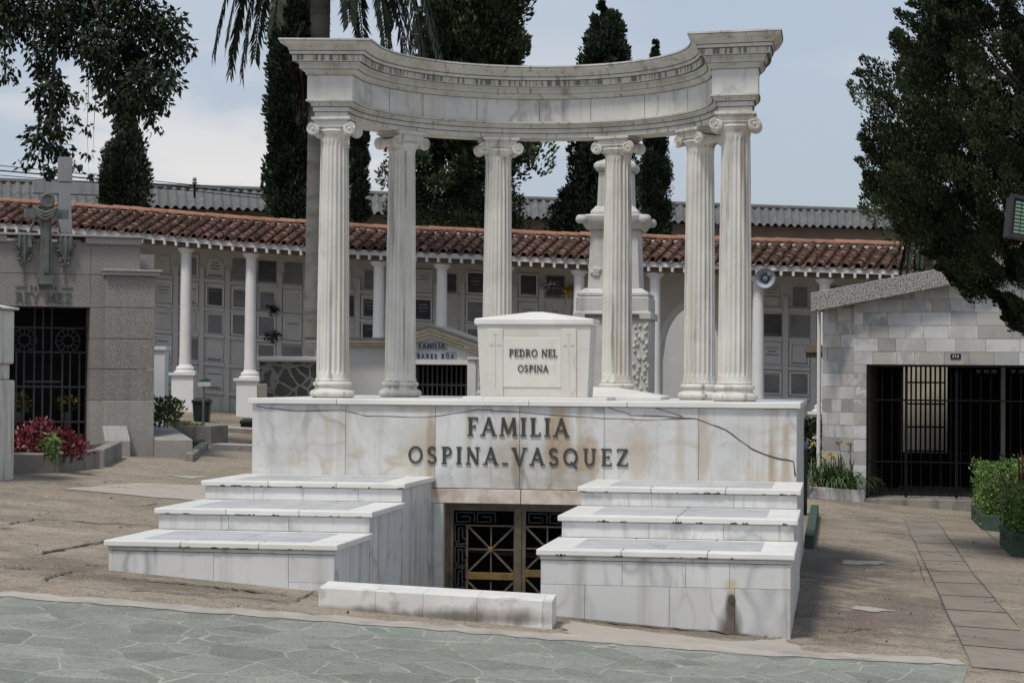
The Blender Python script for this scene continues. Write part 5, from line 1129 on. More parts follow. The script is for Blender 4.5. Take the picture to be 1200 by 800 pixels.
for py in (448, 473, 500, 528): zz = q(1080, py, y).z; gi.box(x0, x1, y-.008, y-.001, zz-.014, zz+.014)
gi.build('window_bars', 'iron', rm)
b = MB(RMf); b.box(q(1172, 500, 2.5).x, q(1178, 500, 2.5).x, 2.5, 2.56, q(1175, 516, 2.5).z-.9, q(1175, 429, 2.5).z+.1); b.build('interior_post', 'plaster', rm)
b = MB(RMf)
for px in (1147, 1156, 1165, 1187, 1197, 1206): b.box(q(px-3, 435, 3.9).x, q(px+3, 435, 3.9).x, 3.9, 3.99, q(px, 437, 3.9).z, q(px, 433, 3.9).z)
b.build('vent_block', 'plaster', rm)
b = MB(RMf); b.box(.2, D0+.3, 3.2, 3.25, -.3, zd+.2); b.box(.21, XR-.21, 3.97, 3.995, -.3, wz0-.02); b.box(wx1+.0, XR-.21, 3.975, 3.996, wz0-.0, zd+.25); b.build('dark_interior', 'void', rm)
p_ = RMf @ Vector(((wx0+wx1)/2, 5.2, 0)); b = MB(RMf); b.box(wx0-.6, wx1+.6, 5.4, 5.5, -.4, wz1+1.); tag(b.build('court_wall', 'cream', None), 'cream wall seen through the barred back window of the marble mausoleum', 'wall')
b = MB(RMf); xx, zz = q(1114, 420).x, q(1114, 420.5).z; xe = q(1126, 420).x; b.box(xx, xe, -.012, 0, zz, q(1114, 414.3).z); npl = b.build('number_plate', 'plate', rm)
b = MB(RMf); text_mesh(b, '350', (xx+.022, -.0125, zz+.02), (1, 0, 0), (0, 0, 1), q(1114, 414.3).z-zz-.04, xe-xx-.05, .003); b.build('number', 'signwhite', npl)
b = MB(RMf @ Matrix.Rotation(R_(-52), 4, 'Z')); b.tube([(-lw_-.03, -.04, .2), (-lw_-.03, -.04, zl-.02)], .03, 8); b.build('downpipe', 'paint', rm)
# small canopy beside it
c = at_y(953, 413, 34.); cw = at_y(963, 413, 34.).x-at_y(944, 413, 34.).x; sg2 = thing('niche_canopy', 'dark slab on posts poking out left of the marble mausoleum', 'canopy', (c.x, 34., gz(c.x)))
b = MB(); b.box(c.x-cw*.55, c.x+cw, 33.8, 34.4, c.z, c.z+.12); b.box(c.x-cw*.45, c.x+cw, 33.85, 34.35, c.z-.08, c.z-.001); b.build('slab', 'shedwall', sg2)
b = MB(); b.box(c.x+cw*.25, c.x+cw*.5, 33.9, 34.3, gz(c.x)-.1, c.z-.081); b.build('post', 'sgrey', sg2)
# lily planter
u, v_ = at_g(947, 583), at_g(1014, 588); b = MB(); d = (v_-u).xy.normalized(); n_ = Vector((-d.y, d.x, 0))
pl = thing('lily_planter', 'low pale cement planter trough in front of the marble mausoleum corner', 'planter', tuple((u+v_)/2))
b.hexa([(w.x, w.y, gz(w.x)-.1) for w in (u, v_, v_+n_*.12, u+n_*.12)], [(w.x, w.y, gz(w.x)+.17) for w in (u, v_, v_+n_*.12, u+n_*.12)]); w1, w2 = v_-Vector((d.x, d.y, 0))*.12+n_*.125, v_+n_*.125
b.hexa([(w.x, w.y, gz(w.x)-.1) for w in (w1, w2, w2+n_*.7, w1+n_*.7)], [(w.x, w.y, gz(w.x)+.17) for w in (w1, w2, w2+n_*.7, w1+n_*.7)]); b.build('kerb', 'plaster', pl, bevel=.01)
b = MB(); b.hexa([(w.x, w.y, gz(w.x)-.1) for w in (u+n_*.125, w1-Vector((d.x, d.y, 0))*.005, w1+n_*.6, u+n_*.7)], [(w.x, w.y, gz(w.x)+.12) for w in (u+n_*.125, w1-Vector((d.x, d.y, 0))*.005, w1+n_*.6, u+n_*.7)]); b.build('soil', 'soil', pl)
# blue bucket behind the monument's corner
c = at_y(937, 525, 27.); o = thing('blue_drum', 'blue plastic drum half hidden behind the right corner of the tomb monument', 'drum', (c.x, 27., gz(c.x))); zt3 = at_y(937, 518, 27.).z
b = MB(); b.lathe([(.10, gz(c.x)), (.11, zt3-.09)], c.x, 27., 18); b.build('drum_body', 'binn', o, smooth=40); b = MB(); b.lathe([(.12, zt3-.089), (.12, zt3-.04), (.09, zt3), (.02, zt3+.01)], c.x, 27., 18); b.build('drum_lid', 'blue', o, smooth=40)
# ------------------------------------------------------------------ TREES AND PLANTS
def scale_at(Y): return Y/2400*1.0
def prof_r(prof, z): return np.interp(z, prof[:, 0], prof[:, 1])
def cypress(name, label, cat, px, Y, prof, m, nclump, nleaf, leaf, cl=(.22, .5), zbase=None, up=.9, seed=1, trunk=.14, lump=.35, inner=.55, group='cypresses behind the gallery', plume=False):
    """crown outline given as (height row, half width) in the photo's own units, turned into metres at distance Y"""
    c = at_y(px, 440, Y); s = (c-CAM).dot(CAMROT @ Vector((0, 0, -1)))/2400; zg = gz(c.x)
    P = sorted([(at_y(px, py, Y).z, w*s) for py, w in prof]); P = np.array(P)
    rs = np.random.default_rng(seed); t = thing(name, label, cat, (c.x, Y, zg), 0, group)
    z0, z1 = P[0, 0], P[-1, 0]
    # clump centres through the crown's volume, more of them near its surface
    zz = rs.uniform(z0, z1, nclump*3); r = prof_r(P, zz); keep = rs.uniform(0, P[:, 1].max(), len(zz)) < r+.12*P[:, 1].max(); zz = zz[keep][:nclump]; r = r[keep][:nclump]
    n = len(zz); ph = rs.uniform(0, 2*np.pi, n); rad = r*np.where(rs.random(n) < inner, rs.uniform(.72, 1.0, n), rs.uniform(0, .75, n)) + lump*r*rs.normal(size=n)*.25
    C_ = np.stack([c.x+rad*np.cos(ph), Y+rad*np.sin(ph), zz], 1)
    sz = rs.uniform(*cl, n)*np.clip(r/np.median(r), .16, 1.5)
    leaf *= .66; nleaf = int(nleaf*1.9); k = np.repeat(np.arange(n), nleaf); d = unit(rs.normal(size=(len(k), 3))); rr = rs.random((len(k), 1))**.28
    off = d*rr*sz[k][:, None]*np.array((.72, .72, 1.25))
    if plume:                                        # long sprays that lean outwards and droop at the tip
        ax_ = unit(np.stack([np.cos(ph), np.sin(ph), rs.uniform(.15, 1.9, n)], 1)); u = rs.random((len(k), 1))**.8; L_ = sz[k][:, None]*1.9
        wid = sz[k][:, None]*(.5*(1-u)**.6+.06); off = ax_[k]*(u-.35)*L_+d*rr*wid+np.array((0, 0, -1))*(u**2)*sz[k][:, None]*.15
    pos = C_[k]+off
    out = np.stack([np.cos(ph[k]), np.sin(ph[k]), np.full(len(k), up*2)], 1)*.8+d*.9
    tn = rs.choice((.5, .75, 1., 1.35, 1.9), n, p=(.2, .25, .25, .2, .1))[k]*rs.uniform(.8, 1.2, len(k))*(.75+.5*np.clip(d[:, 2], -.5, 1)*0+.25*rr[:, 0])
    fast_mesh('crown', leaf_quads(pos, leaf, .5, axis=out, spread=.7), 4, m, t, tone=tn)
    b = MB(); top = z0+(z1-z0)*.75
    b.tube([(c.x, Y, zg-.2), (c.x+.03, Y, (zg+z0)/2), (c.x, Y, z0+.3), (c.x, Y, top)], [trunk*1.25, trunk*1.05, trunk, trunk*.25], 9)
    for i in range(16):
        z = rs.uniform(z0-.1, z0+(top-z0)*.8); a = rs.uniform(0, 6.28); rr_ = float(prof_r(P, z+.4))*.8
        b.tube([(c.x, Y, z), (c.x+rr_*.5*math.cos(a), Y+rr_*.5*math.sin(a), z+.35), (c.x+rr_*math.cos(a), Y+rr_*math.sin(a), z+.9)], [trunk*.35, trunk*.22, .01], 5)
    b.build('trunk', 'bark', t, smooth=60)
    return t
cypress('cypress_tree', 'tall dense column cypress behind the gallery, left of the palm trunk', 'cypress', 339, 50, [(-70, 6), (-30, 11), (0, 15), (40, 19), (90, 22), (130, 22), (190, 23), (235, 22), (262, 18)], 'cyp', 330, 110, .17, (.20, .42), seed=3)
cypress('cypress_tree', 'very slim dark cypress between the two left colonnade columns', 'cypress', 418, 50, [(60, 1.5), (110, 4), (160, 7), (220, 8), (264, 8)], 'cyp2', 90, 110, .13, (.12, .22), seed=4)
cypress('conifer_tree', 'largest dark conifer behind the colonnade, broad crown with sky gaps and visible trunk', 'conifer', 550, 50, [(-110, 8), (-60, 30), (0, 50), (40, 55), (75, 52), (110, 54), (150, 60), (180, 70)], 'bigcyp', 420, 105, .19, (.22, .48), seed=5, lump=.6, trunk=.26)
def crown_add(t, px, Y, prof, m, nclump, nleaf, leaf, cl, seed, lump=.6, name='lower_crown'):
    c = at_y(px, 440, Y); s = (c-CAM).dot(CAMROT @ Vector((0, 0, -1)))/2400; P = np.array(sorted([(at_y(px, py, Y).z, w*s) for py, w in prof])); rs = np.random.default_rng(seed)
    zz = rs.uniform(P[0, 0], P[-1, 0], nclump); r = prof_r(P, zz); ph = rs.uniform(0, 6.283, nclump); rad = r*rs.uniform(.25, 1.05, nclump)
    C_ = np.stack([c.x+rad*np.cos(ph), Y+rad*np.sin(ph)*.7, zz], 1); sz = rs.uniform(*cl, nclump)
    leaf *= .6; nleaf = int(nleaf*2.2); k = np.repeat(np.arange(nclump), nleaf); d = unit(rs.normal(size=(len(k), 3))); pos = C_[k]+d*rs.random((len(k), 1))**.45*sz[k][:, None]*np.array((1, 1, .8))
    fast_mesh(name, leaf_quads(pos, leaf, .45, axis=d+np.array((0, 0, .5)), spread=.6), 4, m, t, tone=rs.choice((.5, .8, 1.1, 1.6), nclump)[k])
con = [o for o in S.objects if o.name.startswith('conifer_tree')][0]
crown_add(con, 532, 50, [(160, 66), (200, 84), (235, 88), (268, 80)], 'bigcyp', 120, 110, .18, (.22, .44), 6)
cypress('cypress_tree', 'pointed cypress with ragged outline rising above the middle of the entablature', 'cypress', 708, 52, [(-10, 2), (10, 7), (20, 11), (50, 19), (75, 26), (120, 27), (170, 29), (220, 33), (272, 37)], 'cyp', 330, 105, .17, (.18, .40), seed=8, lump=.65)
crown_add([o for o in S.objects if o.name.startswith('cypress_tree')][-1], 668, 51.5, [(225, 12), (245, 18), (274, 26)], 'cyp', 36, 100, .16, (.2, .4), 11, name='side_crown')
cypress('cypress_tree', 'slim upright cypress right of the obelisk tomb, its thin tip above the entablature', 'cypress', 766, 50, [(48, .8), (62, 3), (78, 5), (110, 6), (160, 9), (200, 12), (240, 13), (278, 12)], 'cyp', 190, 150, .10, (.14, .28), seed=9)
cypress('cypress_tree', 'short rounded conifer above the tiled roof, under the hanging leaves', 'conifer', 143, 46, [(120, 4), (150, 11), (180, 17), (205, 21), (230, 22), (250, 20)], 'cyp2', 170, 110, .14, (.18, .36), seed=10, lump=.5)
# big near cypress at the right
bigc = cypress('cypress_tree', 'massive near cypress filling the upper right corner in front of the marble mausoleum', 'cypress', 1262, 22.5, [(-240, 60), (-160, 110), (-90, 140), (-30, 168), (0, 182), (60, 208), (110, 226), (160, 236), (205, 238), (245, 226), (275, 198), (300, 168), (330, 138), (365, 105), (392, 70)], 'bigcyp', 1750, 215, .06, (.14, .29), seed=12, trunk=.2, lump=.2, inner=.72, group=None, plume=True)
# palm behind the gallery's front
def frond(mb, o, a, L, droop, rise=.6, leaf=.42, dens=60):
    pts = []; o = Vector(o); h = Vector((math.cos(a), math.sin(a), 0))
    for i in range(15): t = i/14; pts.append(o+h*(L*t*(1-.28*t*droop))+Vector((0, 0, rise*L*(t-.0)*(1-t)*1.6-droop*L*.95*t*t*.8)))
    mb.tube(pts, [.035*(1-.8*i/14)+.004 for i in range(15)], 5)
    out = []
    side = h.cross(Vector((0, 0, 1)))
    for i in range(dens):
        t = .10+.9*i/dens; j = min(13, int(t*14)); f = t*14-j; p = pts[j].lerp(pts[j+1], f); d = (pts[j+1]-pts[j]).normalized(); ll = leaf*(1-.55*abs(t-.45)*1.6)
        for sg in (1, -1):
            v = (side*sg*.75+d*.55+Vector((random.uniform(-.12, .12), random.uniform(-.12, .12), -.55+random.uniform(-.25, .15)))).normalized(); w = v.cross(d).normalized().cross(v)*.036
            tip = p+v*ll*random.uniform(.8, 1.1)+Vector((0, 0, -.10*ll)); mid = p+v*ll*.5
            out += [p, mid+w, tip, mid-w]
    return out
YPm = 39.; c = at_y(367, 440, YPm); zc = at_y(376, -70, YPm).z; ctop = at_y(377, -70, YPm)
palm = thing('palm_tree', 'tall grey-trunked palm before the gallery, drooping fronds at the top of the picture', 'palm', (c.x, YPm, gz(c.x)))
b = MB(); rings = []
hz = [(gz(c.x)-.1, 13.5), (at_y(367, 420, YPm).z, 12.5), (at_y(367, 300, YPm).z, 12), (at_y(371, 180, YPm).z, 12), (at_y(374, 90, YPm).z, 12), (at_y(376, 0, YPm).z, 12), (zc, 11)]
s_ = YPm/2400*1.01; zs_p = np.linspace(hz[0][0], zc, 120); pr = np.interp(zs_p, [h[0] for h in hz], [h[1] for h in hz])*s_
for i, z in enumerate(zs_p):
    f = (z-hz[0][0])/(zc-hz[0][0]); x = c.x+(ctop.x-c.x)*f**1.3; r = pr[i]*(1+.02*(i % 3 == 0)); rings.append([(x+r*math.cos(6.2832*k/18), YPm+r*math.sin(6.2832*k/18), z) for k in range(18)])
b.loft(rings); b.build('trunk', 'palmbark', palm, smooth=40)
fr = MB(); LV = []
specs = [(178, 2.9, 1.2), (184, 2.6, 1.4), (190, 3.0, 1.05), (170, 2.8, 1.15), (200, 2.7, 1.1), (160, 2.5, 1.2), (2, 1.35, 1.35), (330, 1.2, 1.6), (20, 1.7, 1.2), (-8, 2.1, 1.2), (5, 2.6, 1.15), (-25, 2.6, 1.2), (35, 2.8, 1.15), (-18, 3.2, 1.05), (12, 3.1, 1.1), (-5, 3.4, 1.0), (-12, 2.9, 1.15), (8, 2.2, 1.3), (18, 3.3, .95), (75, 2.4, 1.0), (110, 2.4, 1.0), (-60, 2.3, 1.1), (-110, 2.3, 1.1), (240, 2.0, .9), (60, 2.6, .7), (140, 2.5, .6), (-40, 2.5, .5), (0, 2.3, .3), (180, 2.3, .3), (90, 2.2, .2), (270, 2.2, .4)]
for a, L, dr in specs: LV += frond(fr, (ctop.x, YPm, zc+.05), R_(a+random.uniform(-5, 5)), L, dr, rise=.62, leaf=.6, dens=85)
fr.build('frond_ribs', 'palm', palm); fast_mesh('fronds', np.array([tuple(v) for v in LV]), 4, 'palm', palm)
dd = MB(); LV = []
for a, L in ((175, .5), (200, .6), (150, .55), (185, .7), (170, .8)): LV += frond(dd, (ctop.x-.15, YPm-.1, at_y(365, 45+random.uniform(-20, 15), YPm).z), R_(a), L, 2.6, rise=.2, leaf=.7, dens=26)
dd.build('dead_frond_ribs', 'deadpalm', palm); fast_mesh('dead_fronds', np.array([tuple(v) for v in LV]), 4, 'deadpalm', palm)
# low palm behind the marble mausoleum
Y2 = 40.; c2 = at_y(1088, 300, Y2); p2 = thing('palm_tree', 'low feathery palm between the tiled roof and the marble mausoleum', 'palm', (c2.x, Y2, gz(c2.x)))
b = MB(); b.tube([(c2.x, Y2, gz(c2.x)-.1), (c2.x+.03, Y2, 2.5), (c2.x, Y2, at_y(1088, 268, Y2).z)], [.13, .10, .08], 10); b.build('trunk', 'palmbark', p2, smooth=50)
fr = MB(); LV = []
for k in range(12): LV += frond(fr, (c2.x, Y2, at_y(1088, 268, Y2).z), R_(k*360/12+random.uniform(-8, 8)), random.uniform(.7, 1.0), random.uniform(.9, 1.5), rise=.5, leaf=.26, dens=22)
fr.build('frond_ribs', 'palm', p2); fast_mesh('fronds', np.array([tuple(v) for v in LV]), 4, 'palm', p2)
# broad-leaved tree whose branches hang into the upper left corner
YB = 29.; cb = at_y(-150, 440, YB); bt = thing('broadleaf_tree', 'dark broad-leaved tree whose branches hang into the upper left corner', 'tree', (cb.x, YB, gz(cb.x)))
s_ = YB/2400*1.03
cl = [(10, 12, 34, 1), (55, 15, 34, 1), (100, 12, 36, 1), (150, 20, 38, 1), (190, 30, 30, .9), (212, 55, 18, .8), (70, 45, 24, .9), (45, 60, 18, .7), (112, 55, 30, 1), (150, 62, 32, 1), (185, 75, 25, .9), (200, 95, 17, .7), (165, 100, 28, 1), (135, 95, 24, .9), (115, 90, 16, .6), (190, 118, 12, .6), (174, 126, 17, .7), (150, 122, 22, .8), (148, 146, 16, .5), (180, 148, 9, .35), (128, 120, 14, .6),
      (52, 80, 16, .7), (62, 100, 18, .8), (45, 112, 14, .6), (60, 125, 17, .8), (72, 112, 12, .6), (58, 145, 17, .8), (44, 160, 15, .7), (70, 155, 13, .6), (85, 135, 9, .4), (60, 172, 16, .8), (40, 180, 12, .5), (74, 178, 12, .5), (56, 196, 10, .6), (28, 192, 6, .3), (86, 192, 8, .4), (60, 206, 8, .5), (106, 205, 5, .15), (104, 180, 5, .12), (102, 150, 5, .12),
      (8, 50, 10, .5), (4, 70, 9, .5), (6, 90, 10, .5), (16, 82, 6, .3), (25, 38, 16, .6), (-20, 40, 25, 1), (95, 112, 6, .25), (108, 125, 5, .2)]
cl += [(random.uniform(-330, 210), random.uniform(-190, -10), random.uniform(24, 46), .8) for _ in range(46)] + [(random.uniform(-330, -40), random.uniform(-20, 110), random.uniform(22, 40), .8) for _ in range(22)]
pos, ax = [], []
for px, py, r, dens in cl:
    n = int(14+r*r*.8*dens); c0 = np.array(at_y(px, py, YB+random.uniform(-.5, .5)))
    d = unit(rng.normal(size=(n, 3)))*rng.random((n, 1))**.5*np.array((r*s_, max(r*s_, .35)*.9, r*s_)); pos.append(c0+d); ax.append(np.tile((0, 0, -.8), (n, 1))+d/(r*s_)*.6)
fast_mesh('crown', leaf_quads(np.concatenate(pos), .10, .46, axis=np.concatenate(ax), spread=.75), 4, 'leaf', bt, tone=rng.choice((.6, .8, 1., 1.5, 2.2), len(np.concatenate(pos)), p=(.25, .25, .25, .17, .08)))
b = MB(); w = lambda px, py, dy=0: at_y(px, py, YB+dy)
top = w(-160, -120); b.tube([(cb.x, YB, gz(cb.x)-.2), (cb.x+.1, YB, gz(cb.x)+1.5), tuple(w(-152, 120)), tuple(top)], [.26, .22, .19, .12], 12)
for P in ([(-152, 130), (-60, -30), (60, -30), (150, 5), (200, 60)], [(-155, 60), (-90, -60), (0, -70), (80, -15), (64, 60), (60, 130), (56, 200)], [(100, -20), (125, 40), (150, 90), (150, 150)], [(-155, 40), (-60, 10), (5, 10), (6, 95)], [(66, 40), (64, 90), (75, 150)], [(150, 5), (175, 60), (170, 120)], [(-150, 90), (-230, -40), (-300, -90)], [(-155, -40), (-120, -140), (-60, -180)], [(104, 95), (102, 150), (104, 208)], [(112, 110), (110, 150), (109, 190)]):
    n = len(P); r0 = .07 if P[0][0] < 0 else .018 if P[0][0] < 101 else .022
    if P[0][0] in (104, 112): r0 = .006
    b.tube([w(x, y) for x, y in P], [r0*(1-.85*i/(n-1)) for i in range(n)], 6)
b.build('trunk', 'bark', bt, smooth=60)
# small plants
def bush(name, label, cat, clumps, m, leaf, aspect=.5, axis=(0, 0, .6), n_per=1., squash=.8, parent=None, group=None, part='leaves', stems=True):
    """clumps: (centre, radius)"""
    pos, ax = [], []
    for c0, r in clumps:
        n = int(n_per*(r/leaf)**2*16)+8; d = unit(rng.normal(size=(n, 3)))*rng.random((n, 1))**.4; pos.append(np.array(c0)+d*r*np.array((1, 1, squash))); ax.append(d*.8+np.array(axis))
    pos = np.concatenate(pos)
    c0 = pos.mean(0); zg = gz(c0[0])
    t = parent or thing(name, label, cat, (c0[0], c0[1], max(zg, pos[:, 2].min())), 0, group)
    fast_mesh(part, leaf_quads(pos, leaf, aspect, axis=np.concatenate(ax), spread=.7), 4, m, t)
    if stems:
        b = MB()
        for c0, r in clumps: b.tube([(c0[0], c0[1], pos[:, 2].min()-.02), (c0[0]+.02, c0[1], c0[2])], [.012, .006], 5)
        b.build('stems', 'bark', t)
    return t
C3 = lambda px, py, Y, dy=0: tuple(at_y(px, py, Y+dy))
Ys = 27.2
bush('shrub', 'rounded dark green shrub on the plinth right of the granite pier', 'shrub', [(C3(192, 484, Ys), .17), (C3(203, 480, Ys), .17), (C3(186, 476, Ys, .2), .16), (C3(196, 474, Ys), .13), (C3(209, 474, Ys), .09), (C3(187, 490, Ys), .15), (C3(204, 490, Ys, .1), .12)], 'shrub', .06)
cl = []
for k in range(60):
    px = random.uniform(-60, 97); top = 497 if px < 60 else 497+(px-60)*.75; py = random.uniform(top+3, 526-(px < 0)*0); cl.append((C3(px, py, 22.3+random.uniform(0, 1.2)), random.uniform(.09, .17)))
bush('red_leaf_bed', 'crimson-leaved plants massed in the kerbed bed at the left', 'plants', cl, 'red', .058, .62, n_per=.8)
bush('trailing_vine', 'light green leafy vine spilling over the kerb of the red-leaved bed', 'vine', [(C3(58, 512, 21.75), .06), (C3(63, 517, 21.7), .07), (C3(62, 524, 21.65), .06), (C3(64, 530, 21.6), .05), (C3(52, 519, 21.75), .05), (C3(61, 536, 21.58), .03)], 'vine', .07, .6, axis=(0, -.2, -.6), n_per=1.5)
# hedges in green painted kerbs at the right
def hedge(px0, py0, py1, X1, depth, hgt, kerb_h, label, klabel, seed):
    u = at_g(px0, py1); x0, y0 = u.x+.06, u.y+.06; x1 = X1; y1 = y0+depth; z = gz(x0)
    k = MB(); k.box(x0-.06, x1+.06, y0-.06, y0+.04, -.5, z+kerb_h); k.box(x0-.06, x0+.04, y0+.042, y1, -.5, z+kerb_h-.004); tag(k.build('planter_kerb', 'greenpaint', None, bevel=.01), klabel, 'kerb', 'green kerbs of the hedges')
    rs = np.random.default_rng(seed); n = int(15000*depth*(x1-x0)); P = rs.uniform((x0-.02, y0-.02, z+.10), (x1, y1, z+hgt), (n, 3))
    P[:, 2] += .05*np.sin(P[:, 0]*7+seed)+.04*np.sin(P[:, 1]*5)+rs.normal(size=n)*.02
    edge = np.minimum.reduce([P[:, 0]-x0, P[:, 1]-y0, z+hgt-P[:, 2]]); keep = (edge < .22); P = P[keep]
    P[:, 0] += rs.normal(size=len(P))*.03; P[:, 1] += rs.normal(size=len(P))*.03
    t = thing('hedge', label, 'hedge', (x0, y0, z), 0, 'clipped hedges on the right'); fast_mesh('leaves', leaf_quads(P, .042, .55, axis=np.tile((-.3, -.4, .8), (len(P), 1)), spread=1.), 4, 'hedge', t)
    sp_ = []
    for _ in range(14): sp_.append((rs.uniform(x0, x1), rs.uniform(y0, y0+.6), z+hgt+rs.uniform(.02, .12)))
    sp_ = np.repeat(np.array(sp_), 7, 0)+rs.normal(size=(98, 3))*np.array((.02, .02, .04)); fast_mesh('sprigs', leaf_quads(sp_, .06, .5, axis=np.tile((0, 0, 1), (98, 1)), spread=.8), 4, 'hedge', t)
    b = MB()
    for _ in range(10): x, y = rs.uniform(x0+.1, x1-.1), rs.uniform(y0+.1, y1-.1); b.tube([(x, y, z), (x+.03, y, z+hgt*.7)], [.015, .008], 5)
    b.build('stems', 'bark', t)
hedge(1151, 556, 621, 4.6, 2.2, .80, .20, 'clipped bright green hedge before the marble mausoleum, farther of two', 'dark green kerb under the farther hedge', 21)
hedge(1185, 578, 652, 4.4, 1.6, .76, .25, 'clipped green hedge at the right picture edge, nearer of two', 'dark green kerb under the nearer hedge at the right edge', 22)
# red strap leaves above the hedge
def blades(name, label, cat, base, n, L, m, w=.02, spread=.5, droop=.8, parent=None, part='blades'):
    out = []
    for _ in range(n):
        bx = base(); a = random.uniform(0, 6.283); l = L*random.uniform(.65, 1.1); h = Vector((math.cos(a), math.sin(a), 0)); s = random.uniform(.25, 1)*spread; pts = []
        for i in range(6): t = i/5; pts.append(Vector(bx)+h*(l*s*t)+Vector((0, 0, l*(t*(1-.35*s)-droop*s*.75*t*t*t))))
        q = h.cross(Vector((0, 0, 1)))*w*.5
        for i in range(5): w0, w1 = (1-i/5)**.5, (1-(i+1)/5)**.5; out += [pts[i]-q*w0, pts[i]+q*w0, pts[i+1]+q*w1, pts[i+1]-q*w1]
    c = base(); t = parent or thing(name, label, cat, (c[0], c[1], c[2])); fast_mesh(part, np.array([tuple(v) for v in out]), 4, m, t); return t
ul, vl = at_g(948, 583), at_g(1010, 588)
lb = lambda: (random.uniform(ul.x+.02, vl.x-.06), ul.y+.2+random.uniform(0, .7), gz(ul.x)+.12)
lily = blades('day_lily', 'clump of strap-leaved day lilies with yellow flowers in the pale trough', 'plants', lb, 620, .74, 'lily', .028, .95, 1.15)
b = MB(); fl, ol = [], []
for px, py, m in ((945, 526, 0), (951, 522, 0), (977, 538, 2), (974, 534, 2), (962, 530, 0), (984, 519, 1), (996, 521, 1), (966, 541, 0)):
    p = at_y(px, py, ul.y+.4); b.tube([(p.x+.05, p.y, gz(p.x)+.12), (p.x+.02, p.y, (p.z+gz(p.x))/2), p], [.007, .006, .004], 5); (ol if m == 1 else fl).append((np.array(p), .07 if m == 2 else .045))
b.build('flower_stalks', 'lily', lily)
for lst, m, nm in ((fl, 'yellow', 'flowers'), (ol, 'orange', 'dry_flowers')):
    P = np.concatenate([c_+rng.normal(size=(10, 3))*r*.35 for c_, r in lst]); fast_mesh(nm, leaf_quads(P, .058, .55, axis=np.tile((0, 0, .7), (len(P), 1)), spread=1.), 4, m, lily)
lb2 = lambda: (ul.x-.06+random.uniform(-.1, .05), ul.y-.05+random.uniform(-.05, .3), gz(ul.x))
blades('dry_grass_tuft', 'pale dry grass tuft leaning out beside the lily trough', 'plants', lb2, 90, .65, 'edge', .02, .9, 1.2)
Yi = 33.
bush('ivy_shrub', 'dark leafy ivy mass against the gallery, behind the day lilies', 'shrub', [(C3(x, y, Yi, random.uniform(0, .3)), .15) for x in (943, 950, 957, 962) for y in (499, 507, 530, 538, 546)]+[(C3(952, 520, Yi, .4), .12)], 'ivy', .07)
rbx = at_y(1195, 548, 25.5); blades('red_cordyline', 'reddish strap-leaved plant behind the hedges at the right edge', 'plant', lambda: (rbx.x+.12+random.uniform(-.03, .03), 26., gz(rbx.x)), 26, 1.35, 'red', .05, .55, .9)
gp = [at_g(x, y) for x, y in ((222, 536), (240, 524), (248, 505), (215, 497), (188, 494))]
P = []
for _ in range(1800): w_ = rng.dirichlet(np.ones(3)); tri = random.choice(((0, 1, 4), (1, 2, 3), (1, 3, 4))); p = sum((np.array(gp[i])*w_[k] for k, i in enumerate(tri))); P.append((p[0], p[1], gz(p[0])+.0))
P = np.array(P); gs = fast_mesh('grass', leaf_quads(P, .09, .25, axis=np.tile((0, 0, 1), (len(P), 1)), spread=.4), 4, 'grass'); tag(gs, kind='stuff')
# fallen leaves and grit
P = np.array([(x, y, gz(x)+.012) for x, y in zip(rng.uniform(-8, 3, 90), rng.uniform(12, 27, 90))]); inside = (P[:, 0] > -5.3) & (P[:, 0] < -.15) & (P[:, 1] > 13.2) & (P[:, 1] < 21.5); P = P[~inside]
lv = fast_mesh('fallen_leaves', leaf_quads(P, .03, .5, axis=np.tile((.5, .5, .02), (len(P), 1)), spread=.7)*np.array((1, 1, 1)), 4, 'deadpalm'); tag(lv, kind='stuff')
# floodlight on its pole at the right edge
YF = 17.; fc = at_y(1207, 257, YF); fl_ = thing('floodlight', 'dark framed floodlight with greenish lens, mounted on a pole at the right picture edge', 'floodlight', (fc.x+.45, YF+.25, gz(fc.x+.45)))
FM = Matrix.Translation(fc) @ Matrix.Rotation(R_(20), 4, 'Z') @ Matrix.Rotation(R_(8), 4, 'Y') @ Matrix.Rotation(R_(-6), 4, 'X')
w_, h_ = .175, .165
b = MB(FM); b.box(-w_, w_, .0, .10, -h_, h_); 
for a_, c_ in (((-w_-.015, -.02, -h_-.015), (-w_+.02, .09, h_+.015)), ((w_-.02, -.02, -h_-.015), (w_+.015, .09, h_+.015))): b.box(a_[0], c_[0], a_[1], -.001, a_[2], c_[2])
b.box(-w_+.021, w_-.021, -.02, -.001, h_-.02, h_+.015); b.box(-w_+.021, w_-.021, -.02, -.001, -h_-.015, -h_+.02); b.build('housing', 'iron_grey', fl_, bevel=.006)
b = MB(FM); b.box(-w_+.03, w_-.03, -.004, -.0005, -h_+.03, h_-.03); lens = b.build('lens', 'binn', fl_)
b = MB(FM)
for r in range(9):
    for k in range(5): x0 = -w_+.04+k*.055; z0 = -h_+.032+r*.0305; b.box(x0, x0+.046, -.008, -.0045, z0, z0+.018)
b.build('lens_facets', 'glassgreen', lens)
b = MB(); b.tube([(fc.x+.45, YF+.25, gz(fc.x+.45)-.2), (fc.x+.45, YF+.25, fc.z+.6)], .04, 12); b.tube([(fc.x+.45, YF+.25, fc.z), fc+Vector((.1, .12, 0))], .022, 8); b.build('pole', 'iron_grey', fl_)
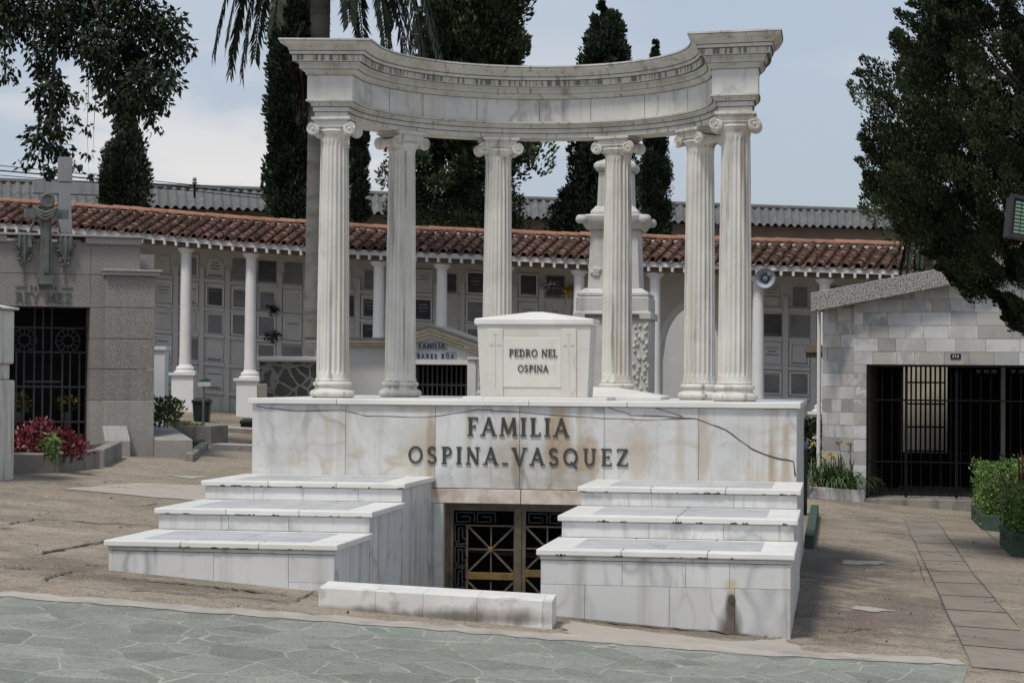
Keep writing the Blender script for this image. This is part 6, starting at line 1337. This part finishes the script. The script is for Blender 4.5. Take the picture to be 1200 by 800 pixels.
# ------------------------------------------------------------------ LIGHT AND SKY
SUN_EL, SUN_AZ = 62., 205.                 # high sun behind thin cloud, from the left behind the camera
w = bpy.data.worlds.new('World'); S.world = w; w.use_nodes = True; t = w.node_tree; L = t.links.new
bg = t.nodes['Background']
sky = N(t, 'ShaderNodeTexSky', sky_type='NISHITA', sun_disc=False, sun_elevation=R_(SUN_EL), sun_rotation=R_(SUN_AZ), air_density=1.2, dust_density=3.0, ozone_density=1.0)
tc = N(t, 'ShaderNodeTexCoord'); mp = N(t, 'ShaderNodeVectorMath', operation='MULTIPLY', i_1=(1, 1, 2.6)); L(tc.outputs['Generated'], mp.inputs[0])
n1 = N(t, 'ShaderNodeTexNoise', i_Scale=5.5, i_Detail=7., i_Roughness=.52); L(mp.outputs[0], n1.inputs['Vector'])
n2 = N(t, 'ShaderNodeTexNoise', i_Scale=2.2, i_Detail=4.); L(mp.outputs[0], n2.inputs['Vector'])
sx = N(t, 'ShaderNodeSeparateXYZ'); L(tc.outputs['Generated'], sx.inputs[0])
r1 = N(t, 'ShaderNodeMapRange', i_1=.47, i_2=.61, i_3=0, i_4=1, interpolation_type='SMOOTHSTEP'); L(n1.outputs['Fac'], r1.inputs[0])
el = N(t, 'ShaderNodeMapRange', i_1=.09, i_2=.17, i_3=1, i_4=.12); L(sx.outputs['Z'], el.inputs[0])
mm = N(t, 'ShaderNodeMath', operation='MULTIPLY'); L(r1.outputs[0], mm.inputs[0]); L(el.outputs[0], mm.inputs[1])
veil = N(t, 'ShaderNodeMapRange', i_1=.35, i_2=.65, i_3=.62, i_4=.8); L(n2.outputs['Fac'], veil.inputs[0])
m1 = N(t, 'ShaderNodeMix', data_type='RGBA'); L(veil.outputs[0], m1.inputs[0]); L(sky.outputs[0], m1.inputs[6])
SKYC, CLOUD, STR = (3.95, 4.5, 5.4), (6.3, 6.15, 6.05), .12
m1.inputs[7].default_value = (*SKYC, 1)
m2 = N(t, 'ShaderNodeMix', data_type='RGBA'); L(mm.outputs[0], m2.inputs[0]); L(m1.outputs[2], m2.inputs[6]); m2.inputs[7].default_value = (*CLOUD, 1)
L(m2.outputs[2], bg.inputs['Color']); bg.inputs['Strength'].default_value = STR
sl = bpy.data.lights.new('sun', 'SUN'); so = bpy.data.objects.new('sun', sl); COL.objects.link(so)
sl.energy = 2.3; sl.angle = R_(9); sl.color = (1, .955, .88)
az = R_(SUN_AZ); sd = Vector((math.sin(az)*math.cos(R_(SUN_EL)), math.cos(az)*math.cos(R_(SUN_EL)), math.sin(R_(SUN_EL))))
so.rotation_euler = (-sd).to_track_quat('-Z', 'Y').to_euler(); so.location = (0, 0, 40)
vs_ = S.view_settings; vs_.view_transform = 'Standard'; vs_.look = 'None'; vs_.exposure = 0.1; vs_.gamma = 1.0; vs_.use_curve_mapping = False
S.render.engine = 'CYCLES'
